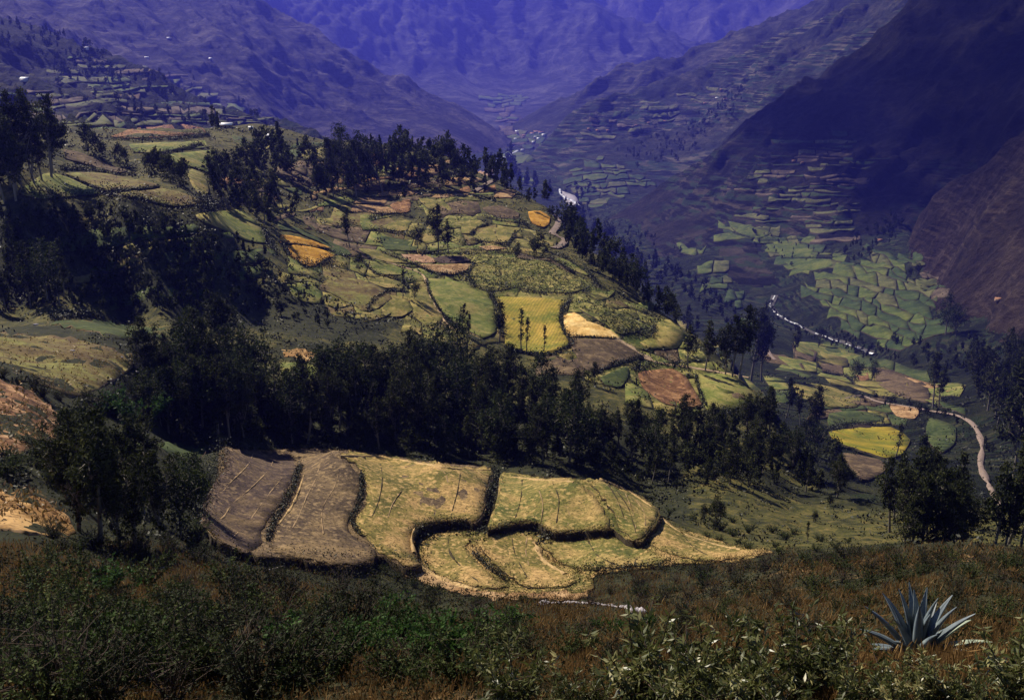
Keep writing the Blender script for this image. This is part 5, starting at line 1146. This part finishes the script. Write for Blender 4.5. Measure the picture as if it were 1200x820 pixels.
# ------------------------------------------------------------------ stones, log, houses
M_stone = plain_mat('pale_stone', (.22, .2, .21), (.5, .46, .46), 2.0)
M_log = plain_mat('weathered_wood', (.22, .19, .16), (.42, .38, .33), 4.0)
def stone_mesh(seed):
    bm = bmesh.new(); bmesh.ops.create_icosphere(bm, subdivisions=1, radius=1); q = random.Random(seed)
    for v in bm.verts: v.co *= q.uniform(.7, 1.15); v.co.z *= .62
    me = bpy.data.meshes.new('stone'); bm.to_mesh(me); bm.free(); me.materials.append(M_stone); return me
ST = [stone_mesh(k) for k in range(4)]
line = np.array([(632,709),(655,707),(680,707),(700,708),(720,711),(738,716),(750,721)], float); tt = np.linspace(0, 1, 46)
lx = np.interp(tt, np.linspace(0, 1, 7), line[:, 0]); ly = np.interp(tt, np.linspace(0, 1, 7), line[:, 1]); Q, ok = hit_many(lx, ly, 50, 160)
sw = empty('stone_wall', tuple(Q[0])); tag(sw, 'low line of pale stones along the hollow below the knoll', 'stone wall')
for q in Q[ok]:
    o = bpy.data.objects.new('stone', R.choice(ST)); COL.objects.link(o); o.parent = sw; s = R.uniform(.16, .34)
    o.location = Vector(q) - sw.location + Vector((R.uniform(-.2, .2), R.uniform(-.2, .2), .22)); o.scale = (s * R.uniform(.8, 1.5), s, s); o.rotation_euler = (R.uniform(-.3, .3), R.uniform(-.3, .3), R.uniform(0, 6))
for x, y, s, l in [(84,412,.55,'pale boulder on the dry grass hill'),(160,436,.5,'pale boulder at the right end of the dry grass hill'),(142,419,.4,'small pale stone near the crest of the dry grass hill'),(42,381,.6,'pale boulder beside the dark green hollow field'),(190,668,.3,'white stone among the lower left shrubs'),(196,698,.3,'pinkish stone below the lower left shrubs')]:
    q = hit([x], [y], 0, 40)[0]; o = bpy.data.objects.new('boulder', R.choice(ST)); COL.objects.link(o); o.location = q + np.array([0, 0, s * .3]); o.scale = (s * 1.4, s, s); tag(o, l, 'rock')
Q = hit([308, 318, 330, 342], [669, 667, 664, 658], .25, 60); v_, f_ = tube(Q - Q[0], [.13, .12, .1, .07], 7); lg = mesh_obj('fallen_log', v_, f_, M_log, smooth=True); lg.location = Q[0]; tag(lg, 'pale fallen log lying below the striped bench', 'log')
M_white = plain_mat('whitewash', (.55, .53, .5), (.8, .78, .74), .6); M_tin = plain_mat('pale_tin_roof', (.6, .6, .6), (.8, .8, .8), .4, .5); M_tile = plain_mat('clay_tile_roof', (.26, .12, .06), (.42, .23, .13), .8)
M_adobe = plain_mat('adobe_wall', (.26, .17, .11), (.42, .3, .2), .5); M_dkopen = plain_mat('dark_opening', (.01, .01, .01), (.03, .025, .02), 2)
def house(px, py, w, d, h, rz, wall, roof, label, group, rmin, detail=True):
    p = hit([px], [py], 0, rmin)[0]; t = empty('house', (p[0], p[1], p[2] - .4), rz); tag(t, label, 'house', group)
    box = lambda x0, x1, y0, y1, z0, z1: (np.array([(x, y, z) for z in (z0, z1) for x, y in ((x0, y0), (x1, y0), (x1, y1), (x0, y1))]), np.array([(3, 2, 1, 0), (4, 5, 6, 7), (0, 1, 5, 4), (1, 2, 6, 5), (2, 3, 7, 6), (3, 0, 4, 7)]))
    mesh_obj('wall', *box(-w / 2, w / 2, -d / 2, d / 2, 0, h), wall, t)
    e = .06 * w; rh = .3 * d; rv = [(-w / 2 - e, -d / 2 - e, h - .12), (w / 2 + e, -d / 2 - e, h - .12), (w / 2 + e, 0, h + rh), (-w / 2 - e, 0, h + rh), (-w / 2 - e, d / 2 + e, h - .12), (w / 2 + e, d / 2 + e, h - .12)]
    lo = [(x, y, z - .18) for x, y, z in rv]
    mesh_obj('roof', np.array(rv + lo), np.array([(0, 1, 2, 3), (3, 2, 5, 4), (7, 6, 9, 8), (8, 9, 10, 11), (0, 6, 7, 1), (4, 5, 11, 10), (0, 3, 9, 6), (3, 4, 10, 9), (1, 7, 8, 2), (2, 8, 11, 5)]), roof, t)
    if detail:
        mesh_obj('door', *box(-.5, .5, -d / 2 - .06, -d / 2 + .05, 0, min(2.0, h * .75)), M_dkopen, t)
        for x in (-.32 * w, .32 * w): mesh_obj('window', *box(x - .45, x + .45, -d / 2 - .05, -d / 2 + .05, h * .4, h * .72), M_dkopen, t)
house(265,150,9.5,5,3.0,.1,M_adobe,M_tin,'house with a bright white roof on the plateau skyline','houses on the spur',450)
house(316,162,5,4,2.6,-.2,M_white,M_tin,'small white house among the trees of the skyline group','houses on the spur',450)
house(294,152,3.5,3,2.2,.3,M_white,M_tin,'tiny white hut between the two skyline houses','houses on the spur',450)
house(243,133,9,5,3,.1,M_adobe,M_tile,'tile-roofed house behind the plateau trees','houses on the spur',900,False)
for i, (x, y, w, d, h, m, rf) in enumerate([(624,158,26,14,9,M_white,M_tile),(629,156,34,14,9,M_white,M_tile),(634,157,30,14,10,M_white,M_tile),(637,160,18,14,11,M_white,M_tin),(631,164,16,12,9,M_white,M_tin),(627,162,18,12,8,M_adobe,M_tin),(625,168,16,12,9,M_white,M_tin),(606,155,22,12,7,M_white,M_tin),(604,164,16,12,7,M_white,M_tin),(614,160,20,12,7,M_adobe,M_tile)]):
    house(x, y, w, d, h, R.uniform(-.5, .5), m, rf, 'small pale building of the far village in the valley bottom', 'far village houses', 4200, False)
for x, y in [(590,186),(593,198),(586,198),(601,181),(612,177),(597,183)]: house(x, y, 15, 10, 7, R.uniform(-.5, .5), M_white, M_tin, 'white house on the green flat of the far valley', 'houses on the far flat', 2600, False)
for x, y in [(840,116),(850,117),(845,106),(779,143),(760,145),(700,154),(712,154),(826,122),(745,148),(690,152)]: house(x, y, 13, 8, 5, R.uniform(-.5, .5), M_adobe, R.choice([M_tin, M_tile, M_tile]), 'pale house of the hamlet on the far terraced slope', 'hamlet houses', 3300, False)
for x, y in [(930,190),(940,192),(1170,353),(1031,283)]: house(x, y, 9, 6, 4, R.uniform(-.5, .5), M_adobe, M_tile, 'tiny tile-roofed farmhouse on the right-hand mountains', 'farmhouses on the right-hand mountains', 1400, False)
for x, y in [(198,46),(247,70),(30,96),(172,69),(100,59)]: house(x, y, 16, 9, 6, R.uniform(-.5, .5), M_white, M_tin, 'tiny pale farmhouse high on the left-hand mountains', 'farmhouses on the left-hand mountains', 1500, False)

# ------------------------------------------------------------------ the air
hz = bpy.data.materials.new('haze'); hz.use_nodes = True; hn = hz.node_tree
for q in list(hn.nodes):
    if q.type != 'OUTPUT_MATERIAL': hn.nodes.remove(q)
pv = hn.nodes.new('ShaderNodeVolumePrincipled'); pv.inputs['Color'].default_value = (.115, .125, 1.0, 1)
pv.inputs['Density'].default_value = 0.58e-4; pv.inputs['Anisotropy'].default_value = .3
hn.links.new(pv.outputs[0], hn.nodes['Material Output'].inputs['Volume'])
zt = float(TV[:, 2].max()) + 20; zb = float(TV[:, 2].min()) - 4
x0, x1, y0, y1 = -9600, 9600, -60, 15600
hv = [(x, y, z) for z in (zb, zt) for x, y in ((x0, y0), (x1, y0), (x1, y1), (x0, y1))]
ho = mesh_obj('haze', hv, [(3, 2, 1, 0), (4, 5, 6, 7), (0, 1, 5, 4), (1, 2, 6, 5), (2, 3, 7, 6), (3, 0, 4, 7)], hz)
tag(ho, 'blue haze filling the valley air', kind='stuff')

# unseen puffs added up-sun, above the haze, to shade the right-hand mountains and air
cm, nt, b = new_mat('shade_cloud', 1.0); b.inputs['Base Color'].default_value = (.9, .9, .92, 1); b.inputs['Specular IOR Level'].default_value = 0
tr_ = nt.nodes.new('ShaderNodeBsdfTransparent'); mx_ = nt.nodes.new('ShaderNodeMixShader'); mx_.inputs[0].default_value = .80      # part-transparent puffs soften the added shadow
nt.links.new(b.outputs[0], mx_.inputs[1]); nt.links.new(tr_.outputs[0], mx_.inputs[2]); nt.links.new(mx_.outputs[0], nt.nodes['Material Output'].inputs['Surface'])
def shade_cloud(outline, label, seed, n, lo=130, hi=280):
    g_ = np.random.default_rng(seed); base = zt + 260; O = np.array(outline, float); c0 = O.mean(0); k = base / sdir.z; parts = []
    c = np.array([c0[0] + sdir.x * k, c0[1] + sdir.y * k, base])
    while len(parts) < n:
        p = g_.uniform(O.min(0), O.max(0)); s_ = g_.uniform(lo, hi); i = len(parts)
        if not inside(O, p[:1], p[1:])[0]: continue
        bm = bmesh.new(); bmesh.ops.create_icosphere(bm, subdivisions=3, radius=1)
        V = np.array([v.co[:] for v in bm.verts]); F = np.array([[v.index for v in f.verts] for f in bm.faces]); bm.free()
        V = V * (1 + .16 * fbm(V[:, 0] * 2 + i, V[:, 1] * 2 + V[:, 2] * 3, 4, 5)[:, None]) * s_; V[:, 2] *= .62; V[:, 2] = np.maximum(V[:, 2], -.16 * s_)
        parts.append((V + np.array([p[0] - c0[0], p[1] - c0[1], .3 * s_]), F))
    v_, f_ = join(parts); o = mesh_obj('shade_cloud', v_, f_, cm, smooth=True); o.location = c; tag(o, label, 'shade_cloud')
shade_cloud([(560,1050),(640,1700),(720,2300),(720,2800),(860,3250),(1600,3700),(2500,2900),(2200,1700),(1300,900)], 'unseen cumulus added above the valley to shade the dark right-hand mountain', 3, 150, 110, 260)
shade_cloud([(480,2500),(520,2900),(400,3150),(500,3500),(900,3700),(860,3250),(720,2800),(700,2500)], 'unseen fringe of small puffs added to soften the edge of the shade', 9, 60, 50, 130)

# things that look alike are told apart by their order from left to right
ORD = ['first', 'second', 'third', 'fourth', 'fifth', 'sixth', 'seventh', 'eighth', 'ninth', 'tenth', 'eleventh', 'twelfth']
same = {}
for o in scene.objects:
    if o.parent is None and 'category' in o.keys(): same.setdefault(o['label'], []).append(o)
for lab, L in same.items():
    if len(lab.split()) > 16:
        lab = lab.replace('mid-height ', '').replace('the dense ', 'the ')
        for o in L: o['label'] = ' '.join(lab.split()[:16])
    if 1 < len(L) <= 12 and len(lab.split()) <= 13:
        L.sort(key=lambda o: math.atan2(o.location.x, o.location.y))
        for k, o in enumerate(L): o['label'] = ORD[k] + ' from left, ' + lab
